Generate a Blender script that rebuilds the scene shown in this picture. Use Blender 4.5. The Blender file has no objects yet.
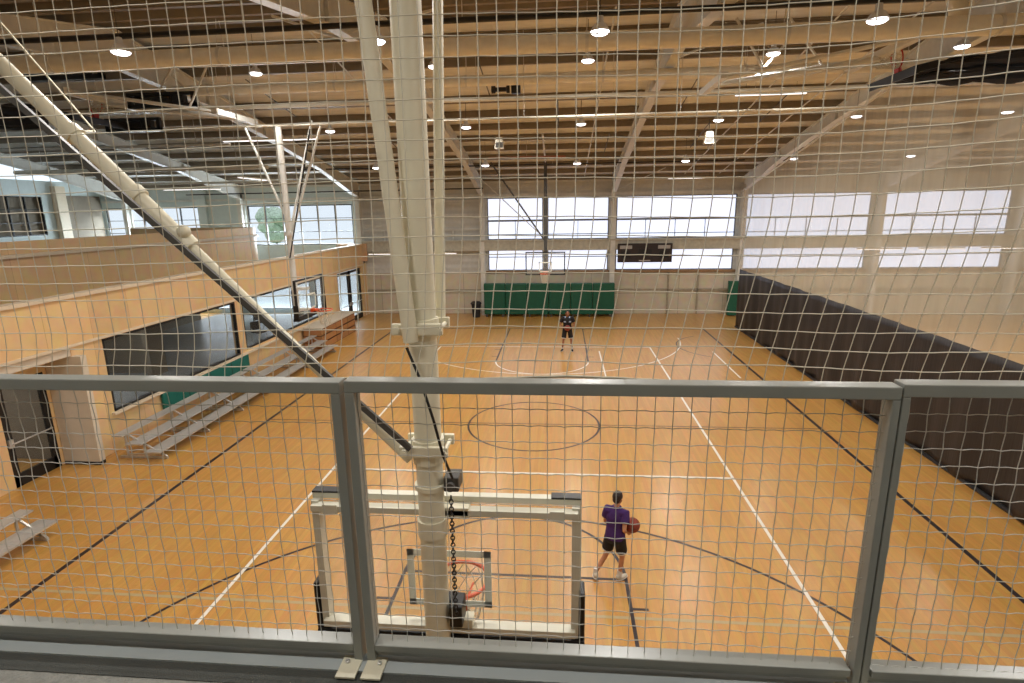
import bpy, bmesh, math, random
from mathutils import Vector, Matrix
random.seed(7)
C = bpy.context.scene.collection
PI = math.pi

# ---------------------------------------------------------------- materials
def srgb(r, g, b):
    f = lambda c: (c/255/12.92) if c/255 <= .04045 else ((c/255+.055)/1.055)**2.4
    return (f(r), f(g), f(b), 1)
def new_mat(name):
    m = bpy.data.materials.new(name); m.use_nodes = True
    n = m.node_tree; return m, n, n.nodes['Principled BSDF']
def mat(name, col, rough=.55, metal=0, var=.12, scale=6, bump=0, bscale=40, stretch=(1, 1, 1), coat=0):
    m, n, b = new_mat(name); L = n.links.new
    tc = n.nodes.new('ShaderNodeTexCoord'); mp = n.nodes.new('ShaderNodeMapping'); mp.inputs['Scale'].default_value = stretch
    L(tc.outputs['Object'], mp.inputs['Vector'])
    nz = n.nodes.new('ShaderNodeTexNoise'); nz.inputs['Scale'].default_value = scale; nz.inputs['Detail'].default_value = 4
    L(mp.outputs[0], nz.inputs['Vector'])
    rp = n.nodes.new('ShaderNodeValToRGB')
    c = Vector(col[:3]); a = c*(1-var); d = c*(1+var)
    rp.color_ramp.elements[0].position = .3; rp.color_ramp.elements[1].position = .7
    rp.color_ramp.elements[0].color = (*a, 1); rp.color_ramp.elements[1].color = (min(d.x, 1), min(d.y, 1), min(d.z, 1), 1)
    L(nz.outputs['Fac'], rp.inputs[0]); L(rp.outputs[0], b.inputs['Base Color'])
    b.inputs['Roughness'].default_value = rough; b.inputs['Metallic'].default_value = metal
    b.inputs['Coat Weight'].default_value = coat
    if bump:
        n2 = n.nodes.new('ShaderNodeTexNoise'); n2.inputs['Scale'].default_value = bscale; L(mp.outputs[0], n2.inputs['Vector'])
        bp = n.nodes.new('ShaderNodeBump'); bp.inputs['Strength'].default_value = bump; bp.inputs['Distance'].default_value = .02
        L(n2.outputs['Fac'], bp.inputs['Height']); L(bp.outputs[0], b.inputs['Normal'])
    return m
def emis(name, col, s):
    m, n, b = new_mat(name)
    b.inputs['Base Color'].default_value = col; b.inputs['Emission Color'].default_value = col; b.inputs['Emission Strength'].default_value = s
    nz = n.nodes.new('ShaderNodeTexNoise'); nz.inputs['Scale'].default_value = 3
    mr = n.nodes.new('ShaderNodeMapRange'); mr.inputs['To Min'].default_value = .35; mr.inputs['To Max'].default_value = .5
    n.links.new(nz.outputs['Fac'], mr.inputs['Value']); n.links.new(mr.outputs[0], b.inputs['Roughness'])
    return m
def maple():
    m, n, b = new_mat('maple_floor'); L = n.links.new
    tc = n.nodes.new('ShaderNodeTexCoord')
    mp = n.nodes.new('ShaderNodeMapping'); mp.inputs['Rotation'].default_value = (0, 0, PI/2)
    L(tc.outputs['Object'], mp.inputs['Vector'])
    br = n.nodes.new('ShaderNodeTexBrick'); br.inputs['Scale'].default_value = 1
    br.inputs['Brick Width'].default_value = 1.1; br.inputs['Row Height'].default_value = .0571*1.3
    br.inputs['Mortar Size'].default_value = .0016; br.inputs['Mortar Smooth'].default_value = .3; br.offset = .37
    br.inputs['Color1'].default_value = (.56, .298, .072, 1); br.inputs['Color2'].default_value = (.495, .25, .056, 1)
    br.inputs['Mortar'].default_value = (.40, .19, .05, 1)
    L(mp.outputs[0], br.inputs['Vector'])
    nz = n.nodes.new('ShaderNodeTexNoise'); nz.inputs['Scale'].default_value = 2.2; nz.inputs['Detail'].default_value = 6
    m2 = n.nodes.new('ShaderNodeMapping'); m2.inputs['Scale'].default_value = (6, .5, 1); L(tc.outputs['Object'], m2.inputs['Vector']); L(m2.outputs[0], nz.inputs['Vector'])
    mx = n.nodes.new('ShaderNodeMix'); mx.data_type = 'RGBA'; mx.blend_type = 'OVERLAY'; mx.inputs[0].default_value = .22
    L(br.outputs['Color'], mx.inputs[6]); L(nz.outputs['Color'], mx.inputs[7]); L(mx.outputs[2], b.inputs['Base Color'])
    b.inputs['Roughness'].default_value = .33; b.inputs['Coat Weight'].default_value = .35; b.inputs['Coat Roughness'].default_value = .22
    return m
def corrugated(name, col, step=.3, axis=0, strength=.6):
    m = mat(name, col, .5, var=.06); n = m.node_tree; b = n.nodes['Principled BSDF']; L = n.links.new
    tc = n.nodes.new('ShaderNodeTexCoord'); w = n.nodes.new('ShaderNodeTexWave'); w.inputs['Scale'].default_value = 1/step*.314
    w.bands_direction = 'XYZ'[axis]; L(tc.outputs['Object'], w.inputs['Vector'])
    bp = n.nodes.new('ShaderNodeBump'); bp.inputs['Strength'].default_value = strength; bp.inputs['Distance'].default_value = .03
    L(w.outputs['Fac'], bp.inputs['Height']); L(bp.outputs[0], b.inputs['Normal']); return m
def panelled(name, col, w, h, line, rot=None, gap=.012, rough=.5, var=.07):
    m, n, b = new_mat(name); L = n.links.new
    tc = n.nodes.new('ShaderNodeTexCoord'); sp = n.nodes.new('ShaderNodeSeparateXYZ'); cb = n.nodes.new('ShaderNodeCombineXYZ')
    L(tc.outputs['Object'], sp.inputs[0])
    a, c = rot or ('Y', 'Z'); L(sp.outputs[a], cb.inputs[0]); L(sp.outputs[c], cb.inputs[1])
    br = n.nodes.new('ShaderNodeTexBrick'); br.inputs['Scale'].default_value = 1; br.offset = 0
    br.inputs['Brick Width'].default_value = w; br.inputs['Row Height'].default_value = h; br.inputs['Mortar Size'].default_value = gap
    c_ = Vector(col[:3]); br.inputs['Color1'].default_value = (*(c_*(1-var)), 1); br.inputs['Color2'].default_value = (*(c_*(1+var)), 1); br.inputs['Mortar'].default_value = line
    L(cb.outputs[0], br.inputs['Vector'])
    nz = n.nodes.new('ShaderNodeTexNoise'); nz.inputs['Scale'].default_value = 3; nz.inputs['Detail'].default_value = 5; L(tc.outputs['Object'], nz.inputs['Vector'])
    mx = n.nodes.new('ShaderNodeMix'); mx.data_type = 'RGBA'; mx.blend_type = 'OVERLAY'; mx.inputs[0].default_value = .25
    L(br.outputs['Color'], mx.inputs[6]); L(nz.outputs['Color'], mx.inputs[7]); L(mx.outputs[2], b.inputs['Base Color'])
    b.inputs['Roughness'].default_value = rough; return m
def see_through(name, col, clear, rough=.6, kind='weave'):
    m, n, b = new_mat(name); L = n.links.new
    out = n.nodes['Material Output']; tr = n.nodes.new('ShaderNodeBsdfTransparent'); mx = n.nodes.new('ShaderNodeMixShader')
    b.inputs['Base Color'].default_value = col; b.inputs['Roughness'].default_value = rough
    tc = n.nodes.new('ShaderNodeTexCoord'); nz = n.nodes.new('ShaderNodeTexNoise'); nz.inputs['Scale'].default_value = 1.3
    mp = n.nodes.new('ShaderNodeMapping'); mp.inputs['Scale'].default_value = (1, 3, .25) if kind == 'weave' else (1, 1, 1)
    L(tc.outputs['Object'], mp.inputs[0]); L(mp.outputs[0], nz.inputs['Vector'])
    mr = n.nodes.new('ShaderNodeMapRange'); d = .09 if kind == 'weave' else .01
    mr.inputs['To Min'].default_value = clear-d; mr.inputs['To Max'].default_value = clear+d
    L(nz.outputs['Fac'], mr.inputs['Value']); L(mr.outputs[0], mx.inputs[0]); L(b.outputs[0], mx.inputs[1]); L(tr.outputs[0], mx.inputs[2]); L(mx.outputs[0], out.inputs['Surface'])
    return m

M = dict(
    floor=maple(),
    white_line=mat('white_line_paint', (.82, .78, .70, 1), .35, var=.03),
    black_line=mat('black_line_paint', (.022, .015, .02, 1), .35, var=.1),
    roof=mat('roof_insulation', srgb(238, 238, 236), .8, var=.1, scale=2, bump=.5, bscale=3, stretch=(.4, 3, 1)),
    purlin=mat('shade_brown_purlin', srgb(138, 126, 108), .6, var=.08),  # browned so the shade on the purlin webs is in the colour
    steel=mat('cream_painted_steel', srgb(220, 219, 212), .45, var=.05),
    mast=mat('cream_mast_paint', srgb(226, 221, 198), .4, var=.04),
    white_steel=mat('white_painted_steel', srgb(226, 221, 204), .4, var=.04),
    dark_steel=mat('dark_steel', srgb(74, 72, 68), .5, var=.1),
    duct=mat('painted_duct', srgb(240, 236, 222), .4, var=.05),
    rail=mat('grey_railing_paint', srgb(140, 142, 136), .3, var=.05),
    wire=mat('galvanised_wire', srgb(196, 196, 190), .45, metal=.3, var=.08),
    plate=mat('foot_plate_paint', srgb(205, 200, 178), .5, var=.06),
    curb=mat('grey_curb_paint', srgb(158, 165, 165), .55, var=.04),
    dark_strip=mat('dark_strip_finish', srgb(62, 64, 60), .8, var=.1, bump=.3, bscale=200),
    track=mat('grey_walkway', srgb(128, 128, 122), .8, var=.14, scale=45, bump=.3, bscale=90),
    cord=mat('net_cord', srgb(206, 200, 182), .7, var=.06),
    wallpanel=corrugated('ribbed_wall_panel', srgb(206, 206, 200), .35, 2),
    lowwall=panelled('lower_wall_panel', srgb(205, 194, 172), 2.4, 1.15, srgb(150, 140, 120), ('X', 'Z')),
    teal=mat('pale_blue_grey_wall', srgb(208, 220, 219), .7, var=.03),
    oldwall=mat('cream_wall', srgb(196, 188, 170), .7, var=.03),
    wood=panelled('maple_wall_panel', srgb(224, 190, 140), 1.22, 6.0, srgb(188, 150, 110), ('Y', 'Z'), .006, .4),
    woodx=panelled('maple_end_panel', srgb(206, 170, 134), 1.22, 6.0, srgb(182, 138, 92), ('X', 'Z'), .006, .4),
    ledge=mat('pale_ledge', srgb(222, 206, 180), .5, var=.04),
    white=mat('off_white_paint', srgb(214, 204, 186), .6, var=.03),
    black=mat('black_frame', srgb(24, 24, 26), .4, var=.1),
    blackcloth=mat('black_vinyl', srgb(40, 35, 34), .5, var=.12, scale=3, bump=.4, bscale=4, stretch=(1, 4, .3)),
    mesh=see_through('beige_mesh_curtain', srgb(206, 198, 176), .50),
    glass=see_through('clear_glass', (.08, .09, .09, 1), .86, .04, 'glass'),
    bbglass=see_through('backboard_glass', (.8, .85, .84, 1), .93, .04, 'glass'),
    green=mat('green_vinyl_pad', srgb(12, 84, 62), .5, var=.1, bump=.1, bscale=20),
    teal_pad=mat('teal_pad', srgb(14, 104, 92), .5, var=.08),
    alu=mat('brushed_aluminium', srgb(205, 204, 200), .35, metal=.55, var=.05, stretch=(1, 12, 1)),
    alu2=mat('aluminium_board_frame', srgb(214, 212, 196), .42, metal=.2, var=.05),
    orange=mat('orange_rim_paint', srgb(216, 84, 32), .4, var=.05),
    redm=mat('red_rim_paint', srgb(190, 50, 40), .4, var=.05),
    board_white=mat('board_marking', srgb(240, 244, 232), .5, var=.03),
    skin=mat('skin', srgb(196, 140, 108), .55, var=.06, scale=20), skin2=mat('tan_skin', srgb(160, 108, 82), .55, var=.06, scale=20),
    hair=mat('dark_hair', srgb(38, 26, 24), .6, var=.25, scale=60, bump=.6, bscale=120),
    purple=mat('purple_shirt_cloth', srgb(58, 24, 92), .8, var=.12, bump=.4, bscale=14),
    blackc=mat('black_cloth', srgb(26, 24, 28), .8, var=.15, bump=.3, bscale=20),
    maroon=mat('dark_maroon_cloth', srgb(62, 38, 46), .8, var=.15),
    whitec=mat('white_cloth', srgb(215, 210, 205), .8, var=.04), shoe=mat('pale_shoe', srgb(200, 192, 176), .6, var=.06),
    ball=mat('basketball_leather', srgb(140, 56, 40), .6, var=.1, scale=30, bump=.4, bscale=300),
    bench_wood=panelled('stained_bench_wood', srgb(176, 124, 78), 1.4, .3, srgb(96, 56, 32), ('Y', 'Z'), .02),
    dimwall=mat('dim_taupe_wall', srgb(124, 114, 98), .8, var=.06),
    lobby=mat('grey_polished_floor', srgb(150, 152, 150), .25, var=.08),
    frosted=emis('frosted_daylight_panel', (.66, .72, .88, 1), 1.25),
    lamp=emis('lamp_lens', (1, .95, .97, 1), 6),
    tube=emis('lit_tube_lens', (1, .96, .95, 1), 1.8),
    grass=mat('outdoor_grass', srgb(176, 200, 160), .9, var=.3, scale=2), asphalt=mat('outdoor_paving', srgb(226, 229, 230), .9, var=.05),
    leaf=mat('outdoor_leaves', srgb(190, 204, 182), .9, var=.3, scale=5), bark=mat('bark', srgb(90, 74, 60), .9, var=.2),
    trash=mat('black_plastic', srgb(34, 34, 38), .5, var=.1), face=mat('scoreboard_face', srgb(44, 34, 34), .5, var=.08),
    copper=mat('red_brown_pipe', srgb(172, 110, 84), .5, var=.1), brownbox=mat('brown_box', srgb(84, 56, 44), .7, var=.1),
)

# ---------------------------------------------------------------- geometry helpers
def bx(bm, x0, x1, y0, y1, z0, z1, bev=0):
    vs = [bm.verts.new((x, y, z)) for z in (z0, z1) for y in (y0, y1) for x in (x0, x1)]
    fs = [(0, 2, 3, 1), (4, 5, 7, 6), (0, 1, 5, 4), (2, 6, 7, 3), (0, 4, 6, 2), (1, 3, 7, 5)]
    faces = [bm.faces.new([vs[i] for i in f]) for f in fs]
    if bev:
        es = list({e for f in faces for e in f.edges}); bmesh.ops.bevel(bm, geom=es, offset=bev, segments=2, affect='EDGES', profile=.5)
def ring(bm, c, u, v, r, n, r2=None):
    r2 = r2 or r
    return [bm.verts.new(c+u*math.cos(2*PI*i/n)*r+v*math.sin(2*PI*i/n)*r2) for i in range(n)]
def tube(bm, pts, r, n=10, caps=True, closed=False, rs=None):
    pts = [Vector(p) for p in pts]; rings = []; up = None
    N = len(pts)
    for i, p_ in enumerate(pts):
        if closed: t = pts[(i+1) % N]-pts[i-1]
        else: t = pts[min(i+1, N-1)]-pts[max(i-1, 0)]
        t.normalize()
        if up is None:
            up = Vector((0, 0, 1)) if abs(t.z) < .9 else Vector((0, 1, 0))
        u = t.cross(up).normalized(); v = u.cross(t).normalized(); up = v
        rings.append(ring(bm, p_, u, v, rs[i] if rs else r, n))
    for i in range(N if closed else N-1):
        a, b = rings[i], rings[(i+1) % N]
        for k in range(n): bm.faces.new((a[k], a[(k+1) % n], b[(k+1) % n], b[k]))
    if caps and not closed: bm.faces.new(rings[0][::-1]); bm.faces.new(rings[-1])
def lathe(bm, c, prof, n=20, axis='Z'):
    c = Vector(c); U = {'Z': (Vector((1, 0, 0)), Vector((0, 1, 0)), Vector((0, 0, 1))), 'Y': (Vector((1, 0, 0)), Vector((0, 0, 1)), Vector((0, 1, 0))), 'X': (Vector((0, 1, 0)), Vector((0, 0, 1)), Vector((1, 0, 0)))}[axis]
    rs = [ring(bm, c+U[2]*h, U[0], U[1], max(r, 1e-4), n) for r, h in prof]
    for a, b in zip(rs, rs[1:]):
        for k in range(n): bm.faces.new((a[k], a[(k+1) % n], b[(k+1) % n], b[k]))
    bm.faces.new(rs[0][::-1]); bm.faces.new(rs[-1])
def bar(bm, p0, p1, w, h):
    """rectangular bar between two points, w across, h in the up direction"""
    p0, p1 = Vector(p0), Vector(p1); t = (p1-p0).normalized(); up = Vector((0, 0, 1)) if abs(t.z) < .95 else Vector((0, 1, 0))
    u = t.cross(up).normalized()*w/2; v = u.normalized().cross(t).normalized()*h/2
    a = [bm.verts.new(p+s1*u+s2*v) for p in (p0, p1) for s1, s2 in ((-1, -1), (1, -1), (1, 1), (-1, 1))]
    for k in range(4): bm.faces.new((a[k], a[(k+1) % 4], a[4+(k+1) % 4], a[4+k]))
    bm.faces.new(a[:4][::-1]); bm.faces.new(a[4:])
def prism(bm, poly, fn, a, b):
    """poly of 2D points extruded from a to b; fn(u, v, w) gives the 3D point"""
    A = [bm.verts.new(fn(u, v, a)) for u, v in poly]; B = [bm.verts.new(fn(u, v, b)) for u, v in poly]; n = len(poly)
    bm.faces.new(A); bm.faces.new(B[::-1])
    for k in range(n): bm.faces.new((A[k], B[k], B[(k+1) % n], A[(k+1) % n]))
def obj(name, bm, m, parent=None, smooth=False, label=None, kind=None, bevel=0):
    bmesh.ops.recalc_face_normals(bm, faces=bm.faces)
    me = bpy.data.meshes.new(name); bm.to_mesh(me); bm.free(); me.materials.append(m)
    if smooth:
        for p_ in me.polygons: p_.use_smooth = True
    o = bpy.data.objects.new(name, me); C.objects.link(o)
    if parent: o.parent = parent
    if smooth:
        try:
            me.set_sharp_from_angle(angle=math.radians(40))
        except Exception: pass
    if bevel:
        b = o.modifiers.new('Bevel', 'BEVEL'); b.width = bevel; b.segments = 2; b.limit_method = 'ANGLE'
    if label: o['label'] = label
    if kind: o['kind'] = kind
    return o
def B(): return bmesh.new()
def box(name, x0, x1, y0, y1, z0, z1, m, parent=None, **k):
    bm = B(); bx(bm, x0, x1, y0, y1, z0, z1); return obj(name, bm, m, parent, **k)
def struct(name, bm, m, parent=None, **k):
    o = obj(name, bm, m, parent, **k)
    if not parent: o['kind'] = 'structure'
    return o
def thing(name, label, cat, loc=(0, 0, 0), group=None, rz=0):
    o = bpy.data.objects.new(name, None); C.objects.link(o); o.location = loc; o.rotation_euler = (0, 0, rz); o.empty_display_size = .1
    o['label'] = label; o['category'] = cat
    if group: o['group'] = group
    return o
def tag(o, label, cat, group=None):
    o['label'] = label; o['category'] = cat
    if group: o['group'] = group
    return o
def sempty(name):
    o = bpy.data.objects.new(name, None); C.objects.link(o); o['kind'] = 'structure'; return o
def copy_tree(o, parent=None):
    c = o.copy(); C.objects.link(c); c.parent = parent
    for ch in list(o.children): copy_tree(ch, c)
    return c
def relabel(o, label): o['label'] = label; return o

# ---------------------------------------------------------------- setting
RY, RZ, SL = 0.0, 10.55, .18          # ridge line, its height, the slope of the roof
def roof_z(y): return RZ-SL*abs(y-RY)
XL, XR, YF, YN = -26.0, 27.0, 17.0, -17.0
floor = box('floor', XL, XR, YN, YF, -.2, 0, M['floor']); floor['kind'] = 'structure'
mk = lambda nm, bm, m: obj(nm, bm, m, floor)
LW = .055
def line(x0, x1, y0, y1, m, z=.002): 
    bm = B(); bx(bm, x0, x1, y0, y1, z-.001, z); mk('court_marking', bm, m)
def arc(cx, cy, r, a0, a1, m, w=LW, z=.0022, n=64):
    bm = B(); v = []
    for i in range(n+1):
        a = math.radians(a0+(a1-a0)*i/n); v.append([bm.verts.new((cx+(r+s*w/2)*math.cos(a), cy+(r+s*w/2)*math.sin(a), z)) for s in (-1, 1)])
    for p_, q in zip(v, v[1:]): bm.faces.new((p_[0], p_[1], q[1], q[0]))
    mk('court_marking', bm, m)
bl, wl = M['black_line'], M['white_line']
for s in (-1, 1):
    x = 7.62*s; line(x-.045, x+.045, -12.8, 12.8, bl)
    x = 4.5*s; line(x-.03, x+.03, -9, 9, wl, .003)
    line(-4.5, 4.5, 3*s-.03, 3*s+.03, wl, .003); line(-4.5, 4.5, 9*s-.03, 9*s+.03, wl, .003)
    line(-7.62, 7.62, 12.8*s-.04, 12.8*s+.04, bl, .0012)
line(-7.62, 7.62, -.02, .02, bl, .0014)
arc(0, 0, 1.8, 0, 360, bl)
for s in (-1, 1):
    by = 10.85*s
    for q in (-1, 1):
        line(1.8*q-LW/2, 1.8*q+LW/2, min(6.65*s, 12.8*s), max(6.65*s, 12.8*s), bl, .0016)
        for yy in (7.33, 8.5, 9.4):
            line(min(1.8*q, 2.06*q), max(1.8*q, 2.06*q), yy*s-.025, yy*s+.025, bl, .0018)
    line(-1.8, 1.8, 6.65*s-LW/2, 6.65*s+LW/2, bl, .0018)
    arc(0, 6.65*s, 1.8, 0 if s < 0 else 180, 180 if s < 0 else 360, bl if s < 0 else wl)
    arc(0, by, 6.02, 0 if s < 0 else 180, 180 if s < 0 else 360, bl if s < 0 else wl)
# cross-court markings on the right side of the hall
arc(7.9, 9.3, 2.2, 120, 235, bl, .05)
line(6.9, 6.96, 4.6, 8.3, wl, .003)
# faint grey cross-court lines
gl = mat('faded_grey_line', srgb(176, 158, 120), .4, var=.05)
line(-9, 9, -7.55, -7.49, gl, .0011)
line(2.3, 2.35, 4.5, 8.3, wl, .0031)

def slab(name, x0, x1, y0, y1, za, zb, t, m, parent=None):
    bm = B(); prism(bm, [(y0, za), (y1, zb), (y1, zb+t), (y0, za+t)], lambda u, v, w: Vector((w, u, v)), x0, x1); return struct(name, bm, m, parent)
ceil = slab('ceiling', XL, XR, RY, YF+.2, RZ, roof_z(YF+.2), .15, M['roof'])
slab('roof_slope', XL, XR, YN-.2, RY, roof_z(YN-.2), RZ, .15, M['roof'], ceil)
for k in range(-12, 13):
    if k == 0: ys = (-.35, .35)
    else: ys = (k*1.4,)
    for y in ys:
        z = roof_z(y); bm = B()
        prism(bm, [(y-.09, z+.0), (y+.0, z), (y+.0, z-.2), (y+.09, z-.2), (y+.09, z-.22), (y-.02, z-.22), (y-.02, z-.02), (y-.09, z-.02)], lambda u, v, w: Vector((w, u, v)), XL, XR)
        obj('purlin', bm, M['purlin'], ceil)
# portal frames: tapered rafters and columns
FX = [-24.2, -17.3, -10.5, -3.6, 3.5, 10.25, 17.1, 23.9]
def frame(x):
    lo = [(YF-.1, 6.55), (YF-1.2, 6.75), (12, 7.72), (7, 8.62), (3.6, 9.15), (.0, 9.42)]
    ro = [(y, roof_z(y)-.22) for y in (0, YF-.1)]
    for s in (1, -1):
        bm = B()
        prism(bm, [(y*s, z) for y, z in lo]+[(y*s, z) for y, z in ro], lambda u, v, w: Vector((w, u, v)), x-.015, x+.015)
        low = lo if s > 0 else [(y*s, z) for y, z in lo]
        for (y0, z0), (y1, z1) in zip(low, low[1:]): bar(bm, (x, y0, z0), (x, y1, z1), .24, .025)
        bar(bm, (x, 0, roof_z(0)-.23), (x, (YF-.1)*s, roof_z(YF)-.23), .24, .025)
        for y in (12, 7, 3.6):                                                     # web stiffeners and fly braces
            zl = [z for yy, z in lo if yy == y][0]; bx(bm, x-.1, x+.1, y*s-.01, y*s+.01, zl, roof_z(y)-.23)
        struct('rafter_beam', bm, M['steel'])
        yy = (YF-.35)*s; bm = B()
        bx(bm, x-.12, x+.12, yy-.22, yy-.2, 0, 6.9); bx(bm, x-.12, x+.12, yy+.2, yy+.22, 0, 6.9); bx(bm, x-.015, x+.015, yy-.2, yy+.2, 0, 6.9)
        struct('wall_column', bm, M['steel'])
for x in FX: frame(x)

# far wall with window openings. strips of wall between the openings
def wall_y(name, x0, x1, z0, z1, holes, y0, y1, m):
    """a wall in the XZ plane with rectangular holes (x0,x1,z0,z1)"""
    xs = sorted({x0, x1, *[h[0] for h in holes], *[h[1] for h in holes]}); zs = sorted({z0, z1, *[h[2] for h in holes], *[h[3] for h in holes]})
    bm = B()
    for a, b in zip(xs, xs[1:]):
        for c, d in zip(zs, zs[1:]):
            cx, cz = (a+b)/2, (c+d)/2
            if not any(h[0] < cx < h[1] and h[2] < cz < h[3] for h in holes): bx(bm, a, b, y0, y1, c, d)
    bmesh.ops.remove_doubles(bm, verts=bm.verts, dist=1e-5)
    return struct(name, bm, m)
def wall_x(name, y0, y1, z0, z1, holes, x0, x1, m, parent=None):
    ys = sorted({y0, y1, *[h[0] for h in holes], *[h[1] for h in holes]}); zs = sorted({z0, z1, *[h[2] for h in holes], *[h[3] for h in holes]})
    bm = B()
    for a, b in zip(ys, ys[1:]):
        for c, d in zip(zs, zs[1:]):
            cy, cz = (a+b)/2, (c+d)/2
            if not any(h[0] < cy < h[1] and h[2] < cz < h[3] for h in holes): bx(bm, x0, x1, a, b, c, d)
    bmesh.ops.remove_doubles(bm, verts=bm.verts, dist=1e-5)
    return struct(name, bm, m, parent)
WIN = [(-3.35, -.27), (-.03, 3.3), (3.7, 10.0), (10.5, 16.8), (17.4, 23.6)]
holes = []
for a, b in WIN: holes += [(a, b, 2.45, 3.6), (a, b, 4.16, 6.42)]
wall_y('wall_far', -10.45, XR, 2.35, 7.6, holes, YF, YF+.2, M['wallpanel'])
wall_y('wall_far_lower', -10.45, XR, 0, 2.35, [], YF, YF+.2, M['lowwall'])
LWIN = [(-25.8, -20.1, 4.05, 6.2), (-17.15, -11.0, 4.0, 6.22), (-25.8, -18.6, .25, 2.75), (-17.4, -13.9, .25, 2.75), (-13.6, -11.0, .1, 2.75)]
wall_y('wall_far_wing', XL, -10.45, 0, 7.6, LWIN, YF, YF+.2, M['teal'])
bm = B()
for z in (1.35,):
    bx(bm, -10.4, XR, YF-.1, YF, z-.06, z+.06)
for x in (-8.6, -6, 6.6, 8.2): bx(bm, x-.04, x+.04, YF-.1, YF, 0, 2.3)
struct('trim_1', bm, mat('girt_paint', srgb(160, 150, 130), .6))
bm = B()
for z in (4.75, 5.55, 6.3): bx(bm, -10.4, -3.6, YF-.12, YF, z-.05, z+.05)
for x in (-9.2, -7.9, -6.6, -5.3): bx(bm, x-.03, x+.03, YF-.12, YF, 4.16, 4.75)
struct('trim_2', bm, M['steel'])
bm = B(); bx(bm, -10.4, XR, YF-.55, YF-.02, 3.6, 4.14); bx(bm, -10.4, XR, YF-.65, YF-.5, 4.1, 4.18); struct('trim_3', bm, mat('grey_beige_band', srgb(188, 184, 168), .6))
bm = B(); bx(bm, XL+.1, XR, YF-.1, YF, 6.5, 6.62); bx(bm, XL+.1, XR, YF-.16, YF, 7.2, 7.3); struct('trim_4', bm, M['steel'])
bm = B(); bx(bm, -3.5, XR, YF-.12, YF, 2.33, 2.45); struct('trim_5', bm, mat('brown_sill', srgb(150, 118, 84), .6))
wi = 0
for a, b in WIN:
    for z0, z1 in ((2.45, 3.6), (4.16, 6.42)):
        wi += 1; w = sempty('window_%d' % wi)
        box('frosted_pane', a, b, YF+.12, YF+.15, z0, z1, M['frosted'], w)
        bm = B(); t = .05
        bx(bm, a, b, YF+.04, YF+.12, z0, z0+t); bx(bm, a, b, YF+.04, YF+.12, z1-t, z1); bx(bm, a, a+t, YF+.04, YF+.12, z0, z1); bx(bm, b-t, b, YF+.04, YF+.12, z0, z1)
        if z1 > 5:
            bx(bm, a, b, YF+.02, YF+.12, 5.14, 5.24); bx(bm, a, b, YF+.04, YF+.11, 4.42, 4.46)
        n = max(1, round((b-a)/1.55))
        for k in range(1, n):
            x = a+(b-a)*k/n
            if z1 > 5: bx(bm, x-.014, x+.014, YF+.05, YF+.11, 4.2, 5.2)
        if z1 < 4: bx(bm, a, b, YF+.04, YF+.11, 3.18, 3.22)
        obj('window_frame', bm, mat('grey_mullion', srgb(120, 124, 130), .5), w)
def glazed(a, b, z0, z1, nv, nh, plane='Y', at=YF+.08, name='window', t=.05, m=None, glass=True):
    global wi
    wi += 1; w = sempty('window_%d' % wi)
    bm = B()
    def rect(u0, u1, v0, v1):
        if plane == 'Y': bx(bm, u0, u1, at-.05, at+.05, v0, v1)
        else: bx(bm, at-.05, at+.05, u0, u1, v0, v1)
    rect(a, b, z0, z0+t); rect(a, b, z1-t, z1); rect(a, a+t, z0, z1); rect(b-t, b, z0, z1)
    for k in range(1, nv): u = a+(b-a)*k/nv; rect(u-t*.4, u+t*.4, z0, z1)
    for k in range(1, nh): v = z0+(z1-z0)*k/nh; rect(a, b, v-t*.3, v+t*.3)
    obj('window_frame', bm, m or M['black'], w)
    if glass:
        if plane == 'Y': box('glass_pane', a, b, at-.006, at+.006, z0, z1, M['glass'], w)
        else: box('glass_pane', at-.006, at+.006, a, b, z0, z1, M['glass'], w)
    return w
for (a, b, z0, z1), nv, nh in zip(LWIN, (5, 6, 5, 3, 2), (3, 3, 1, 1, 1)): glazed(a, b, z0, z1, nv, nh)
# the other walls
wall_x('wall_left', YN, YF, 0, 7.6, [(8.6, 13.15, 4.85, 6.8)], XL-.2, XL, M['teal'])
glazed(8.6, 13.15, 4.85, 6.8, 5, 3, 'X', XL-.1, m=M['black'], glass=False)
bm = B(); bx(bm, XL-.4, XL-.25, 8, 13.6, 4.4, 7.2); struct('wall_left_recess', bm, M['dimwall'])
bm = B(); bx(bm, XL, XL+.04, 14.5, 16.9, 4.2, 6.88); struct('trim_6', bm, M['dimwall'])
bm = B(); bx(bm, XL, XL+.3, 13.75, 14.35, 4.2, 10.2*.72); struct('wall_column', bm, M['ledge'])
bm = B(); bx(bm, -20.0, -19.5, YF-.2, YF, 3, 7.4); bx(bm, -18.1, -17.4, YF-.3, YF, 0, 7.4); struct('wall_column', bm, M['teal'])
bm = B(); bx(bm, XR, XR+.2, YN, YF, 0, 7.6); struct('wall_right', bm, M['oldwall'])
bm = B(); bx(bm, XL, XR, YN-.2, YN, 0, 7.6); struct('wall_near', bm, M['oldwall'])
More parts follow.
